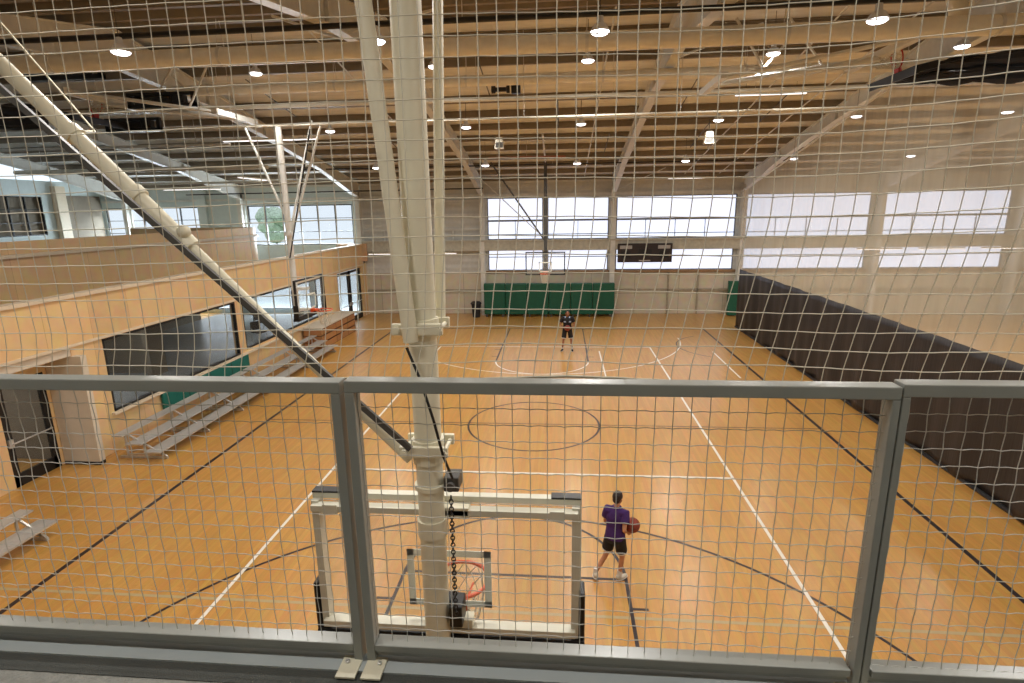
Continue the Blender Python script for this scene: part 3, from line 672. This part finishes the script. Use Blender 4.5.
# dark rolled bundles at top left
t = thing('rolled_curtain', 'black rolled curtain bundle high at the left, above the pale blue wall', 'curtain')
bm = B()
for i in range(5):
    tube(bm, [(-21+k*.42, 1.0+.16*math.cos(i*1.3)+.03*math.sin(k+i), 8.55+.2*math.sin(i*1.3)+.03*math.sin(1.7*k+i)) for k in range(18)], .15, 8)
obj('bundle', bm, M['blackcloth'], t, smooth=True)
bm = B(); tube(bm, [(-21.3, 1, 8.98), (-13.5, 1, 8.98)], .06, 10); obj('batten', bm, M['white_steel'], t)
bm = B(); [tube(bm, [(-20+k*2.1, 1, 8.2), (-20+k*2.1, 1, 9.05)], .012, 5) for k in range(4)]; obj('strap', bm, M['dark_steel'], t)
for (x, y, z, w, lab) in ((-11.2, -1.2, 9.05, 2.4, 'upper black winch frame at top left'), (-11.8, 1.9, 8.3, 1.7, 'lower black winch frame at top left'), (-9.9, .6, 8.7, 1.9, 'right black winch frame at top left')):
    t = thing('winch_frame', lab+' over the parapets', 'winch', (x, y, z), 'black winch frames')
    bm = B(); bx(bm, -w/2, w/2, -.06, .06, .18, .26); bx(bm, -w/2, w/2, -.06, .06, -.12, -.02); bx(bm, -w/2, -w/2+.1, -.06, .06, -.1, .2); bx(bm, w/2-.1, w/2, -.06, .06, -.1, .2); obj('frame', bm, M['black'], t)
    bm = B(); tube(bm, [(-w*.4, 0, .08), (w*.15, 0, .08)], .1, 12); bx(bm, w*.18, w*.35, -.1, .1, -.03, .18, .01); obj('winch_drum', bm, M['black'], t)
t = thing('hoist_winch', 'small black winch hanging on the yellowish duct, right of the near goal mast', 'winch', (-.95, 2.0, 9.02))
bm = B(); lathe(bm, (-.25, 0, 0), [(.1, 0), (.1, .1), (.06, .12), (.06, .4), (.1, .42), (.1, .5)], 16, 'X'); obj('winch_drum', bm, M['black'], t)
bm = B(); bx(bm, .3, .55, -.1, .1, -.12, .1, .01); bx(bm, -.45, .6, -.05, .05, .12, .16); obj('motor', bm, M['black'], t)
for (x, y, z, lab) in ((-1.35, 5.2, 7.98, 'left white ceiling speaker, over the centre of the court'), (5.5, 5.2, 7.98, 'right white ceiling speaker, over the right half of the court')):
    t = thing('speaker', lab, 'speaker', (x, y, z), 'hanging white speakers')
    bm = B(); prism(bm, [(-.15, -.2), (.15, -.2), (.11, .16), (-.11, .16)], lambda u, v, w: Vector((u, w, v)), -.13, .13); obj('cabinet', bm, M['white_steel'], t, bevel=.01)
    bm = B(); bx(bm, -.12, .12, -.135, -.13, -.17, .0); obj('grille', bm, M['dark_steel'], t)
    bm = B(); tube(bm, [(0, 0, .16), (0, 0, .55)], .012, 6); tube(bm, [(0, 0, -.2), (0, 0, -.45)], .008, 5); obj('hanger', bm, M['dark_steel'], t)

# ---------------------------------------------------------------- far wall furniture
t = thing('scoreboard', 'dark electronic scoreboard on the far wall ledge, before the frosted windows', 'scoreboard', (5.18, 16.3, 2.93))
bm = B(); bx(bm, -1.43, 1.43, -.07, .07, 0, 1.0, .012); obj('cabinet', bm, M['face'], t)
bm = B()
for s in (-1, 1): bx(bm, s*1.0-.32, s*1.0+.32, -.078, -.07, .72, .9)
bx(bm, -.3, .3, -.078, -.07, .06, .12); obj('marking_panel', bm, mat('pale_scoreboard_marking', srgb(170, 165, 160), .5), t)
bm = B()
for s in (-1, 1): bx(bm, s*1.0-.25, s*1.0+.25, -.078, -.07, .22, .62)
bx(bm, -.35, .35, -.078, -.07, .4, .7); obj('digit_window', bm, M['black'], t)
for i in range(6):
    t = thing('wall_pad', '', 'wall pad', (-2.92+i*1.19, 16.2, 0), 'green wall pads under the far hoop')
    t['label'] = 'dark green upright gym pad behind the far goal, %s' % ('leftmost of six', 'second from the left', 'third from the left', 'third from the right', 'second from the right', 'rightmost of six')[i]
    bm = B(); bx(bm, -.585, .585, -.28, .0, .14, 1.86, .05); obj('cushion', bm, M['green'], t)
    bm = B()
    for s in (-1, 1): bx(bm, s*.45-.04, s*.45+.04, -.26, -.02, 0, .15)
    obj('foot', bm, M['dark_steel'], t)
t = thing('wall_pad', 'narrow dark green pad wrapped on the column by the far end of the divider curtain', 'wall pad', (9.95, 16.3, 0))
bm = B(); bx(bm, -.3, .26, -.14, .12, .05, 1.9, .04); obj('cushion', bm, M['green'], t)
t = thing('trash_can', 'black trash can on the floor left of the green pads', 'trash can', (-3.95, 15.9, 0))
bm = B(); lathe(bm, (0, 0, 0), [(.2, 0), (.27, .75), (.3, .76)], 20); obj('bin', bm, M['trash'], t, smooth=True)
bm = B(); lathe(bm, (0, 0, .74), [(.31, 0), (.31, .05), (.2, .14), (.02, .17)], 20); obj('lid', bm, M['trash'], t, smooth=True)
# ---------------------------------------------------------------- bleachers
def bleacher(y0, y1, lab, rows=3, x=-8.9):
    t = thing('bleacher', lab, 'bleacher')
    for k in range(rows):
        X = x-.45*k; z = .27+.2*k
        bm = B(); bx(bm, X-.13, X+.13, y0, y1, z-.035, z, .006)
        for q in (-.13, -.045, .045, .13): bx(bm, X+q-.004, X+q+.004, y0, y1, z, z+.004)
        obj('seat_plank', bm, M['alu'], t)
        if k: bm = B(); bx(bm, X+.16, X+.36, y0, y1, z-.24, z-.21, .004); obj('foot_plank', bm, M['alu'], t)
    n = max(2, int((y1-y0)/1.8)+1)
    for i in range(n):
        y = y0+.25+(y1-y0-.5)*i/(n-1); bm = B()
        bar(bm, (x+.12, y, .03), (x-.45*(rows-1)-.2, y, .03), .05, .05); bar(bm, (x+.1, y, .05), (x-.45*(rows-1), y, .2*rows+.05), .04, .04)
        for k in range(rows): X = x-.45*k; bar(bm, (X, y, .04), (X, y, .24+.2*k), .04, .04)
        bar(bm, (x-.45*(rows-1), y, .1), (x, y, .12), .03, .03)
        obj('support_frame', bm, M['alu'], t)
bleacher(-2.95, 2.6, 'three-row aluminium bleacher under the left window, nearest the white alcove wall')
bleacher(2.75, 8.1, 'three-row aluminium bleacher under the left windows, next to the stained wooden one')
bleacher(-11.5, -5.95, 'two-row aluminium bleacher at the lower left, cut by the picture edge', 2, -8.72)
t = thing('wooden_bleacher', 'closed stained wooden bleacher with a white top by the black glass doors', 'bleacher')
bm = B(); prism(bm, [(-10.3, 0), (-9.5, 0), (-9.5, .3), (-9.54, .3), (-9.54, .34), (-9.5, .34), (-9.5, .6), (-9.54, .6), (-9.54, .64), (-9.5, .64), (-9.5, .92), (-10.3, .92)], lambda u, v, w: Vector((u, w, v)), 8.2, 12.2); obj('tiers', bm, M['bench_wood'], t)
bm = B(); bx(bm, -10.3, -9.47, 8.15, 12.25, .92, .98); obj('top_board', bm, M['white'], t)
t = thing('floor_pad', 'teal padded mat hung on the wooden wall below the left window', 'wall pad', (0, 0, 0))
bm = B(); bx(bm, -10.38, -10.3, -.6, 3.85, .32, .93, .02); obj('cushion', bm, M['teal_pad'], t)
bm = B(); [bx(bm, -10.299, -10.295, y-.01, y+.01, .34, .91) for y in (.5, 1.6, 2.75)]; obj('seam', bm, M['black'], t)

for x, y in ((-15, -1), (-14, 2.2), (-13.5, 8.5), (-12.6, -4.6)):  # added fill lights: two at the lobby strips, two without any fixture
    l = bpy.data.lights.new('lobby_fill_light', 'AREA'); l.shape = 'RECTANGLE'; l.size = .1; l.size_y = 1.2; l.energy = 34; l.color = (.92, .97, 1)
    o = bpy.data.objects.new('lobby_fill_light', l); C.objects.link(o); o.location = (x, y, 2.57)
# items seen beyond the clear side windows
def chair(x, y, lab):
    t = thing('lobby_chair', lab, 'chair', (x, y, .02), 'dark lobby chairs', random.random()*3)
    bm = B(); bx(bm, -.25, .25, -.25, .25, .4, .46, .02); obj('seat', bm, M['blackcloth'], t)
    bm = B(); bx(bm, -.25, .25, .22, .27, .5, .9, .02); obj('backrest', bm, M['blackcloth'], t)
    for sx_ in (-.22, .22):
        for sy_ in (-.22, .22): bm = B(); tube(bm, [(sx_, sy_, 0), (sx_, sy_, .42 if sy_ < 0 else .6)], .015, 6); obj('leg', bm, M['alu'], t)
chair(-12.6, 13.4, 'dark chair in the lobby nearest the black glass doors'); chair(-14.4, 12.2, 'dark chair in the lobby behind the side goal board'); chair(-13.2, 9.8, 'dark chair in the lobby nearest the second side window')

# ---------------------------------------------------------------- people
def skin_obj(name, chains, m, parent, extra=None, voxel=.012, sub=1, label=None):
    """chains: list of lists of (x,y,z,r); merged by coincident points into one skinned skeleton"""
    verts, rad, edges, idx = [], [], [], {}
    roots = []
    for ch in chains:
        prev = None
        for k, (x, y, z, r) in enumerate(ch):
            key = (round(x, 4), round(y, 4), round(z, 4))
            if key not in idx:
                idx[key] = len(verts); verts.append((x, y, z)); rad.append(r)
                if prev is None: roots.append(idx[key])
            i = idx[key]
            if prev is not None: edges.append((prev, i))
            prev = i
    me = bpy.data.meshes.new(name+'_skeleton'); me.from_pydata(verts, edges, [])
    o = bpy.data.objects.new(name, me); C.objects.link(o)
    md = o.modifiers.new('Skin', 'SKIN'); md.use_smooth_shade = True; md.branch_smoothing = .3
    for i, sv in enumerate(me.skin_vertices[0].data):
        r = rad[i]; sv.radius = r if isinstance(r, tuple) else (r, r); sv.use_root = i in roots
    sb = o.modifiers.new('Sub', 'SUBSURF'); sb.levels = sub; sb.render_levels = sub
    dg = bpy.context.evaluated_depsgraph_get(); ev = o.evaluated_get(dg); m2 = bpy.data.meshes.new_from_object(ev)
    bm = B(); bm.from_mesh(m2)
    if extra: extra(bm)
    bpy.data.objects.remove(o)
    o = obj(name, bm, m, parent, smooth=True, label=label)
    if voxel:
        rm = o.modifiers.new('Remesh', 'REMESH'); rm.mode = 'VOXEL'; rm.voxel_size = voxel; rm.use_smooth_shade = True
        s = o.modifiers.new('Smooth', 'SMOOTH'); s.factor = .5; s.iterations = 3
    return o
def ell(bm, c, r, sub=3, rot=None):
    v = bmesh.ops.create_icosphere(bm, subdivisions=sub, radius=1)['verts']
    for q in v:
        w = Vector((q.co.x*r[0], q.co.y*r[1], q.co.z*r[2])); q.co = (rot @ w if rot else w)+Vector(c)
def fingers(wrist, palm, side, curl, r=.0085):
    """finger chains rooted inside the palm; palm = end of the palm, side = across the palm, curl = direction they bend"""
    w, p_ = Vector(wrist), Vector(palm); d = (p_-w).normalized(); s = Vector(side).normalized(); c = Vector(curl).normalized(); out = []
    for k, L in enumerate((.068, .078, .073, .058)):
        a = p_-d*.025+s*(-.03+.02*k); b = p_+s*(-.034+.023*k)+d*.012; e = b+d*L*.5+c*L*.15; f = e+d*L*.25+c*L*.4
        out.append([(*a, r), (*b, r), (*e, r*.95), (*f, r*.8)])
    a = w+d*.03-s*.02; b = a-s*.03+d*.02; e = b-s*.012+d*.03+c*.02; f = e+d*.02+c*.02
    out.append([(*a, r*1.1), (*b, r*1.15), (*e, r), (*f, r*.85)])
    return out
def person(label, loc, rz, skin, P, hair_long=False):
    """P: joints in local space, x right hand, +y is the way the person faces"""
    t = thing('person', label, 'person', loc, None, rz); V = lambda k: P[k]
    pel, ch, nk, hd = P['pelvis'], P['chest'], P['neck'], P['head']
    sp = tuple((pel[i]+ch[i])/2 for i in range(3))
    ch_ = []
    ch_.append([(*pel, (.125, .095)), (*sp, (.115, .088)), (*ch, (.135, .095)), (*nk, (.052, .055)), (hd[0], hd[1]-.01, hd[2]-.06, (.055, .06))])
    for s in 'LR':
        sh, el, wr, pm, hp, kn, an = (P[s+k] for k in ('sho', 'elb', 'wri', 'palm', 'hip', 'knee', 'ank'))
        ch_.append([(*ch, (.135, .095)), (*sh, .052), (*el, .038), (*wr, .025), (*pm, (.036, .018))])
        ch_.append([(*pel, (.125, .095)), (*hp, .085), tuple((hp[i]+kn[i])/2 for i in range(3))+(.072,), (*kn, .052), tuple(kn[i]*.65+an[i]*.35 for i in range(3))+(.052,), (*an, .033)])
    body_ch = ch_
    fg = []
    for s in 'LR': fg += fingers(P[s+'wri'], P[s+'palm'], P[s+'side'], P[s+'curl'])
    def extra(bm):
        hx, hy, hz = hd; hr = Matrix.Rotation(P.get('turn', 0), 3, 'Z')
        q = lambda v: Vector(hd)+hr @ Vector(v)
        ell(bm, q((0, -.005, .02)), (.074, .092, .1), rot=hr); ell(bm, q((0, .022, -.045)), (.052, .062, .066), rot=hr)
        ell(bm, q((0, .098, -.02)), (.013, .02, .025), 2, hr); ell(bm, q((0, .082, -.062)), (.026, .013, .011), 2, hr)       # nose, mouth
        for s in (-1, 1): ell(bm, q((s*.078, -.005, -.01)), (.011, .02, .032), 2, hr); ell(bm, q((s*.03, .08, .012)), (.016, .012, .012), 2, hr)
        for f in fg:
            tube(bm, [x[:3] for x in f], .008, 8, rs=[x[3] for x in f])
    skin_obj('body', body_ch, M[skin], t, extra, .0095)
    def capf(bm):
        hr = Matrix.Rotation(P.get('turn', 0), 3, 'Z'); q = lambda v: Vector(hd)+hr @ Vector(v)
        ell(bm, q((0, -.018, .035)), (.084, .094, .094), rot=hr); ell(bm, q((0, -.05, -.02)), (.068, .056, .06), rot=hr)
    bm = B(); capf(bm); o = obj('hair', bm, M['hair'], t, smooth=True)
    return t, ch_
def loft(bm, secs, n=20):
    """closed volume through horizontal elliptical sections (x, y, z, rx, ry)"""
    rs = []
    for x, y, z, rx, ry in secs: rs.append([bm.verts.new((x+rx*math.cos(2*PI*i/n), y+ry*math.sin(2*PI*i/n), z)) for i in range(n)])
    for a, b in zip(rs, rs[1:]):
        for k in range(n): bm.faces.new((a[k], a[(k+1) % n], b[(k+1) % n], b[k]))
    bm.faces.new(rs[0][::-1]); bm.faces.new(rs[-1])
def cloth(name, bm, m, t, vox=.011):
    o = obj(name, bm, m, t, smooth=True); rm = o.modifiers.new('Remesh', 'REMESH'); rm.mode = 'VOXEL'; rm.voxel_size = vox; rm.use_smooth_shade = True
    sm_ = o.modifiers.new('Smooth', 'SMOOTH'); sm_.factor = .5; sm_.iterations = 4; return o
def shirt(t, P, m, name='shirt', r=1.0, slv=.6):
    pel, ch, nk = (Vector(P[k]) for k in ('pelvis', 'chest', 'neck')); bm = B()
    mid = pel.lerp(ch, .5); up = ch.lerp(nk, .45)
    loft(bm, [(pel.x, pel.y, pel.z-.04, .182*r, .14*r), (pel.x, pel.y, pel.z+.03, .176*r, .134*r), (mid.x, mid.y, mid.z, .158*r, .12*r), (ch.x, ch.y, ch.z, .178*r, .132*r),
              (up.x, up.y, up.z, .165*r, .11*r), (nk.x, nk.y, nk.z-.035, .1, .085), (nk.x, nk.y, nk.z, .068, .068)])
    for s in 'LR':
        sh, el = Vector(P[s+'sho']), Vector(P[s+'elb']); e = sh.lerp(el, slv)
        tube(bm, [ch.lerp(sh, .45)+Vector((0, 0, .03)), sh, sh.lerp(e, .5), e], .07, 16, rs=[.085, .08*r, .074*r, .074*r])
    return cloth(name, bm, m, t)
def shorts(t, P, m, f=.85):
    pel = Vector(P['pelvis']); bm = B()
    loft(bm, [(pel.x, pel.y, pel.z-.1, .165, .125), (pel.x, pel.y, pel.z, .168, .125), (pel.x, pel.y, pel.z+.1, .15, .112)])
    for s in 'LR':
        hp, kn = Vector(P[s+'hip']), Vector(P[s+'knee']); tube(bm, [hp+Vector((0, 0, .04)), hp, hp.lerp(kn, f*.5), hp.lerp(kn, f)], .1, 18, rs=[.09, .1, .098, .1])
    o = cloth('shorts', bm, m, t)
    for s in 'LR':
        hp, kn = Vector(P[s+'hip']), Vector(P[s+'knee']); e = hp.lerp(kn, f); d = (kn-hp).normalized()
        bm = B(); tube(bm, [e-d*.02, e+d*.004], .1, 18); obj('hem_trim', bm, M['whitec'], o)
    return o
def shoe(t, an, yaw, pitch=0, name='shoe', m='shoe'):
    bm = B(); R_ = Matrix.Rotation(yaw, 3, 'Z') @ Matrix.Rotation(pitch, 3, 'X')
    a = Vector(an)
    ell(bm, a+R_ @ Vector((0, .065, -.062)), (.046, .125, .034), rot=R_); ell(bm, a+R_ @ Vector((0, -.02, -.03)), (.042, .062, .055), rot=R_)
    o = obj(name, bm, M[m], t, smooth=True)
    rm = o.modifiers.new('Remesh', 'REMESH'); rm.mode = 'VOXEL'; rm.voxel_size = .01; rm.use_smooth_shade = True
    bm = B(); ell(bm, a+R_ @ Vector((0, .06, -.084)), (.05, .135, .014), rot=R_); obj('sole', bm, M['whitec'], o, smooth=True)
    bm = B(); tube(bm, [a+R_ @ Vector((0, 0, -.01)), Vector(a)+Vector((0, 0, .09))], .038, 14, rs=[.043, .04]); obj('sock', bm, M['whitec'], o, smooth=True)
# near player: walks away from the camera, ball held at the right hip
Pn = dict(pelvis=(0, 0, .87), chest=(-.01, .04, 1.2), neck=(-.01, .06, 1.37), head=(0, .085, 1.5), turn=-.25,
    Lsho=(-.17, .03, 1.28), Lelb=(-.215, .05, 1.04), Lwri=(-.17, .2, .9), Lpalm=(-.14, .26, .88), Lside=(0, .3, 1), Lcurl=(1, 0, 0),
    Rsho=(.165, .04, 1.28), Relb=(.2, -.1, 1.06), Rwri=(.15, .13, .9), Rpalm=(.17, .2, .89), Rside=(0, .2, 1), Rcurl=(.6, .6, .2),
    Lhip=(-.09, 0, .83), Lknee=(-.16, .03, .48), Lank=(-.3, -.1, .13), Rhip=(.09, 0, .83), Rknee=(.1, .1, .47), Rank=(.06, .1, .1))
pn, _ = person('person in a purple shirt and black shorts walking away, holding a basketball', (1.60, -6.72, 0), -.5, 'skin', Pn)
pn.scale = (.91, .93, .955)
shirt(pn, Pn, M['purple']); shorts(pn, Pn, M['blackc'], .72)
shoe(pn, Pn['Lank'], .5, -.15); shoe(pn, Pn['Rank'], -.4)
def ball(loc, lab):
    t = thing('basketball', lab, 'ball', loc); bm = B(); ell(bm, (0, 0, 0), (.119, .119, .119), 4); obj('shell', bm, M['ball'], t, smooth=True)
    bm = B(); n = 36
    for ax in range(3):
        pts = []
        for i in range(n):
            a = 2*PI*i/n; c, s = math.cos(a)*.1185, math.sin(a)*.1185; pts.append(((0, c, s), (c, 0, s), (c, s, 0))[ax])
        tube(bm, pts, .0035, 5, closed=True)
    obj('seam', bm, M['black'], t)
ball((1.60+.262, -6.72+.05, .985), 'orange-brown basketball held at the side of the person in purple')
# far player: faces the camera, ball before the waist
Pf = dict(pelvis=(0, 0, .93), chest=(0, .02, 1.3), neck=(0, .03, 1.47), head=(0, .06, 1.6), turn=.1,
    Lsho=(-.2, .02, 1.4), Lelb=(-.29, .0, 1.13), Lwri=(-.16, .19, 1.03), Lpalm=(-.13, .24, 1.03), Lside=(0, .2, 1), Lcurl=(1, .4, 0),
    Rsho=(.2, .02, 1.4), Relb=(.29, .0, 1.13), Rwri=(.16, .19, 1.03), Rpalm=(.13, .24, 1.03), Rside=(0, -.2, -1), Rcurl=(-1, .4, 0),
    Lhip=(-.1, 0, .89), Lknee=(-.16, .04, .5), Lank=(-.2, 0, .1), Rhip=(.1, 0, .89), Rknee=(.15, .05, .5), Rank=(.2, -.03, .1))
pf, _ = person('person in a dark shirt with pale shoulders standing before the far goal, facing the camera', (1.0, 8.3, 0), PI, 'skin2', Pf)
sh = shirt(pf, Pf, M['blackc'], r=1.08); shorts(pf, Pf, M['blackc'])
bm = B(); ell(bm, (0, .0, 1.42), (.2, .11, .055), 3); bx(bm, -.15, .15, .125, .15, 1.24, 1.3, .005); obj('shoulder_stripe', bm, mat('pale_blue_stripe', srgb(150, 165, 190), .8), sh, smooth=True)
shoe(pf, Pf['Lank'], .2, m='blackc'); shoe(pf, Pf['Rank'], -.3, m='blackc')
ball((1.0, 8.3-.3, 1.04), 'dark red-brown basketball held before the waist by the far person')

# ---------------------------------------------------------------- railing
RYY = -13.17
def wire_mesh(bm, x0, x1, z0, z1, y, p_=.0497, r=.0013):
    n = int((x1-x0)/p_); off = ((x1-x0)-n*p_)/2; k = 0
    xs = [x0+off+i*p_ for i in range(n+1)]; m_ = int((z1-z0)/p_); zo = ((z1-z0)-m_*p_)/2; zs = [z0+zo+i*p_ for i in range(m_+1)]
    a = .0024
    for i, x in enumerate(xs):
        pts = [(x, y, z0)]
        for j, z in enumerate(zs): pts.append((x+random.uniform(-.0006, .0006), y+a*(1 if (i+j) % 2 else -1), z))
        pts.append((x, y, z1)); tube(bm, pts, r, 5, caps=False)
    for j, z in enumerate(zs):
        pts = [(x0, y, z)]
        for i, x in enumerate(xs):
            pts.append((x, y-a*(1 if (i+j) % 2 else -1), z+random.uniform(-.0006, .0006)))
            if i < len(xs)-1: pts.append((x+p_/2, y, z+.0022))
        pts.append((x1, y, z)); tube(bm, pts, r, 5, caps=False)
def rail_panel(x0, x1, label, zt=5.315, wl=.028, wr=.028):
    t = thing('railing_panel', label, 'railing', (0, 0, 0), 'grey mesh railing panels'); zb = 4.398; w = .028; d = .026
    bm = B(); bx(bm, x0, x1, RYY-d, RYY+d, zt-.035, zt, .003); obj('top_rail', bm, M['rail'], t)
    bm = B(); bx(bm, x0+w, x1-w, RYY-d, RYY+d, zb+.018, zb+.042, .003); bx(bm, x0+w, x1-w, RYY-d*.4, RYY+d*.9, zb-.008, zb+.02, .002); obj('bottom_rail', bm, M['rail'], t)
    for x, w in ((x0, wl), (x1-wr, wr)):
        bm = B(); bx(bm, x, x+w, RYY-d, RYY+d, 4.378, zt-.035, .003); obj('post', bm, M['rail'], t)
    bm = B(); wire_mesh(bm, x0+w, x1-w, zb+.03, zt-.03, RYY); obj('wire_mesh', bm, M['wire'], t)
    for s, x in ((1, x0), (-1, x1)):
        cx = x+s*.014; a, b = (cx-.035, cx+.075) if s > 0 else (cx-.075, cx+.035)
        a, b = (x+.002, x+.064) if s > 0 else (x-.064, x-.002)
        bm = B(); prism(bm, [(a, -13.18), (b, -13.18), (b, -13.268), (a, -13.268)], lambda u, v, w_: Vector((u, v, w_)), 4.377, 4.383); fp = obj('foot_plate', bm, M['plate'], t, label='pale foot plate')
        bm = B(); lathe(bm, ((a+b)/2+.012*s, -13.208, 4.383), [(.008, 0), (.008, .005), (.004, .006), (.004, .012)], 6); obj('bolt', bm, M['alu'], fp)
rail_panel(-1.70, .123, 'mesh railing panel filling the left third of the view, left of the twin posts', 5.311)
rail_panel(.137, 1.637, 'mesh railing panel across the middle of the view, in front of the near goal', wr=.021)
rail_panel(1.640, 3.15, 'mesh railing panel at the right edge, in front of the black curtain skirt', 5.323, wl=.021)
rail_panel(3.164, 4.7, 'mesh railing panel beyond the right edge of the view', 5.323)
rail_panel(4.714, 6.25, 'mesh railing panel farthest beyond the right edge of the view', 5.323)
rail_panel(-3.54, -1.714, 'mesh railing panel beyond the left edge of the view')

# ---------------------------------------------------------------- safety net
NY = -13.05; PX = .0535
t = thing('safety_net', 'white knotted safety net rising from the railing top to the roof', 'net')
bm = B(); X0, X1 = -4.4, 6.2; Z0, Z1 = 5.268, 8.15
nx, nz = int((X1-X0)/PX), int((Z1-Z0)/PX)
def sm(a, b, x): q = min(1, max(0, (x-a)/(b-a))); return q*q*(3-2*q)
def NP(i, j):
    x = X0+i*PX; z = Z0+j*PX; h = z-Z0
    w = sm(-.2, 1.2, x)
    dx = -.075*(1-sm(0, .55, h))*w - .03*(1-sm(0, .16, h))*(1 if x < .6 else .4)
    dz = .012*math.sin(x*2.1+h*1.3)+.045*sm(.9, 2.2, x)*(x-.9)*sm(0, .8, h)+.004*math.sin(x*9+j)*(1-sm(0, .4, h))
    dy = .03*math.sin(x*1.3+.6)*sm(0, .4, h)*math.sin(h*1.5)+.02*w*(1-sm(.1, .6, h))
    k = (i*7919+j*104729) % 1000/1000-.5; k2 = (i*3571+j*7727) % 1000/1000-.5
    return Vector((x+dx+.002*k, NY+dy, z+dz+.0025*k2))
G = [[NP(i, j) for j in range(nz+1)] for i in range(nx+1)]
R0 = .0015
for i in range(nx+1):
    rs = []; pts = []
    for j in range(nz+1): pts.append(G[i][j])
    tube(bm, pts, R0, 4, caps=False)
for j in range(nz+1): tube(bm, [G[i][j] for i in range(nx+1)], R0 if j > 2 else R0*1.15, 4, caps=False)
for i in range(0, nx+1):
    for j in range(0, min(nz, 46)):
        c = G[i][j]; s = .0030
        v = [bm.verts.new(c+Vector(q)*s) for q in ((1, 0, 0), (-1, 0, 0), (0, 1, 0), (0, -1, 0), (0, 0, 1), (0, 0, -1))]
        for f in ((0, 2, 4), (2, 1, 4), (1, 3, 4), (3, 0, 4), (2, 0, 5), (1, 2, 5), (3, 1, 5), (0, 3, 5)): bm.faces.new([v[k] for k in f])
obj('netting', bm, M['cord'], t)
bm = B(); tube(bm, [G[i][nz] for i in range(0, nx+1, 4)], .006, 6); tube(bm, [G[i][0]+Vector((0, 0, .004)) for i in range(0, nx+1)], .003, 6); obj('border_rope', bm, M['cord'], t)
bm = B(); tube(bm, [(X0, NY, Z1+.06), (X1, NY, Z1+.06)], .02, 8); obj('hanging_pipe', bm, M['steel'], t)

# ---------------------------------------------------------------- daylight
w = bpy.data.worlds.new('World'); bpy.context.scene.world = w; w.use_nodes = True
bg = w.node_tree.nodes['Background']; bg.inputs[0].default_value = (.80, .90, 1, 1); bg.inputs[1].default_value = 1.3
def area(name, loc, rot, sx_, sy_, e, col):
    l = bpy.data.lights.new(name, 'AREA'); l.shape = 'RECTANGLE'; l.size = sx_; l.size_y = sy_; l.energy = e; l.color = col
    o = bpy.data.objects.new(name, l); C.objects.link(o); o.location = loc; o.rotation_euler = rot
for a, b, z0, z1 in LWIN:
    # daylight outside each clear window, shining in
    area('window_daylight', ((a+b)/2, YF+1.6, z1+1.5), (math.radians(-60), 0, 0), b-a, 2.0, 1700*(b-a)/6, (.78, .9, 1))
# ---------------------------------------------------------------- camera
f, ya, pi_, ro, X, Y, H = 564.1855, -.08933843, .22935881, .01554933, .75124207, -14.67603119, 5.77970811
cy_, sy_, cp, sp, cr, sr = math.cos(ya), math.sin(ya), math.cos(pi_), math.sin(pi_), math.cos(ro), math.sin(ro)
fw = Vector((sy_*cp, cy_*cp, -sp)); rt = Vector((cy_, -sy_, 0)); dn = fw.cross(rt)
r2 = cr*rt+sr*dn; d2 = -sr*rt+cr*dn
cam = bpy.data.cameras.new('Camera'); co = bpy.data.objects.new('Camera', cam); C.objects.link(co)
cam.sensor_width = 36; cam.lens = f/1024*36; cam.clip_start = .02; cam.clip_end = 300
m = Matrix.Identity(4)
for i in range(3): m[i][0] = r2[i]; m[i][1] = -d2[i]; m[i][2] = -fw[i]
m[0][3], m[1][3], m[2][3] = X, Y, H
co.matrix_world = m
S = bpy.context.scene; S.camera = co
S.view_settings.view_transform = 'Standard'; S.view_settings.look = 'None'; S.view_settings.gamma = 1; S.view_settings.use_curve_mapping = False
S.view_settings.exposure = 0
S.cycles.max_bounces = 6; S.cycles.transparent_max_bounces = 12; S.cycles.use_denoising = True
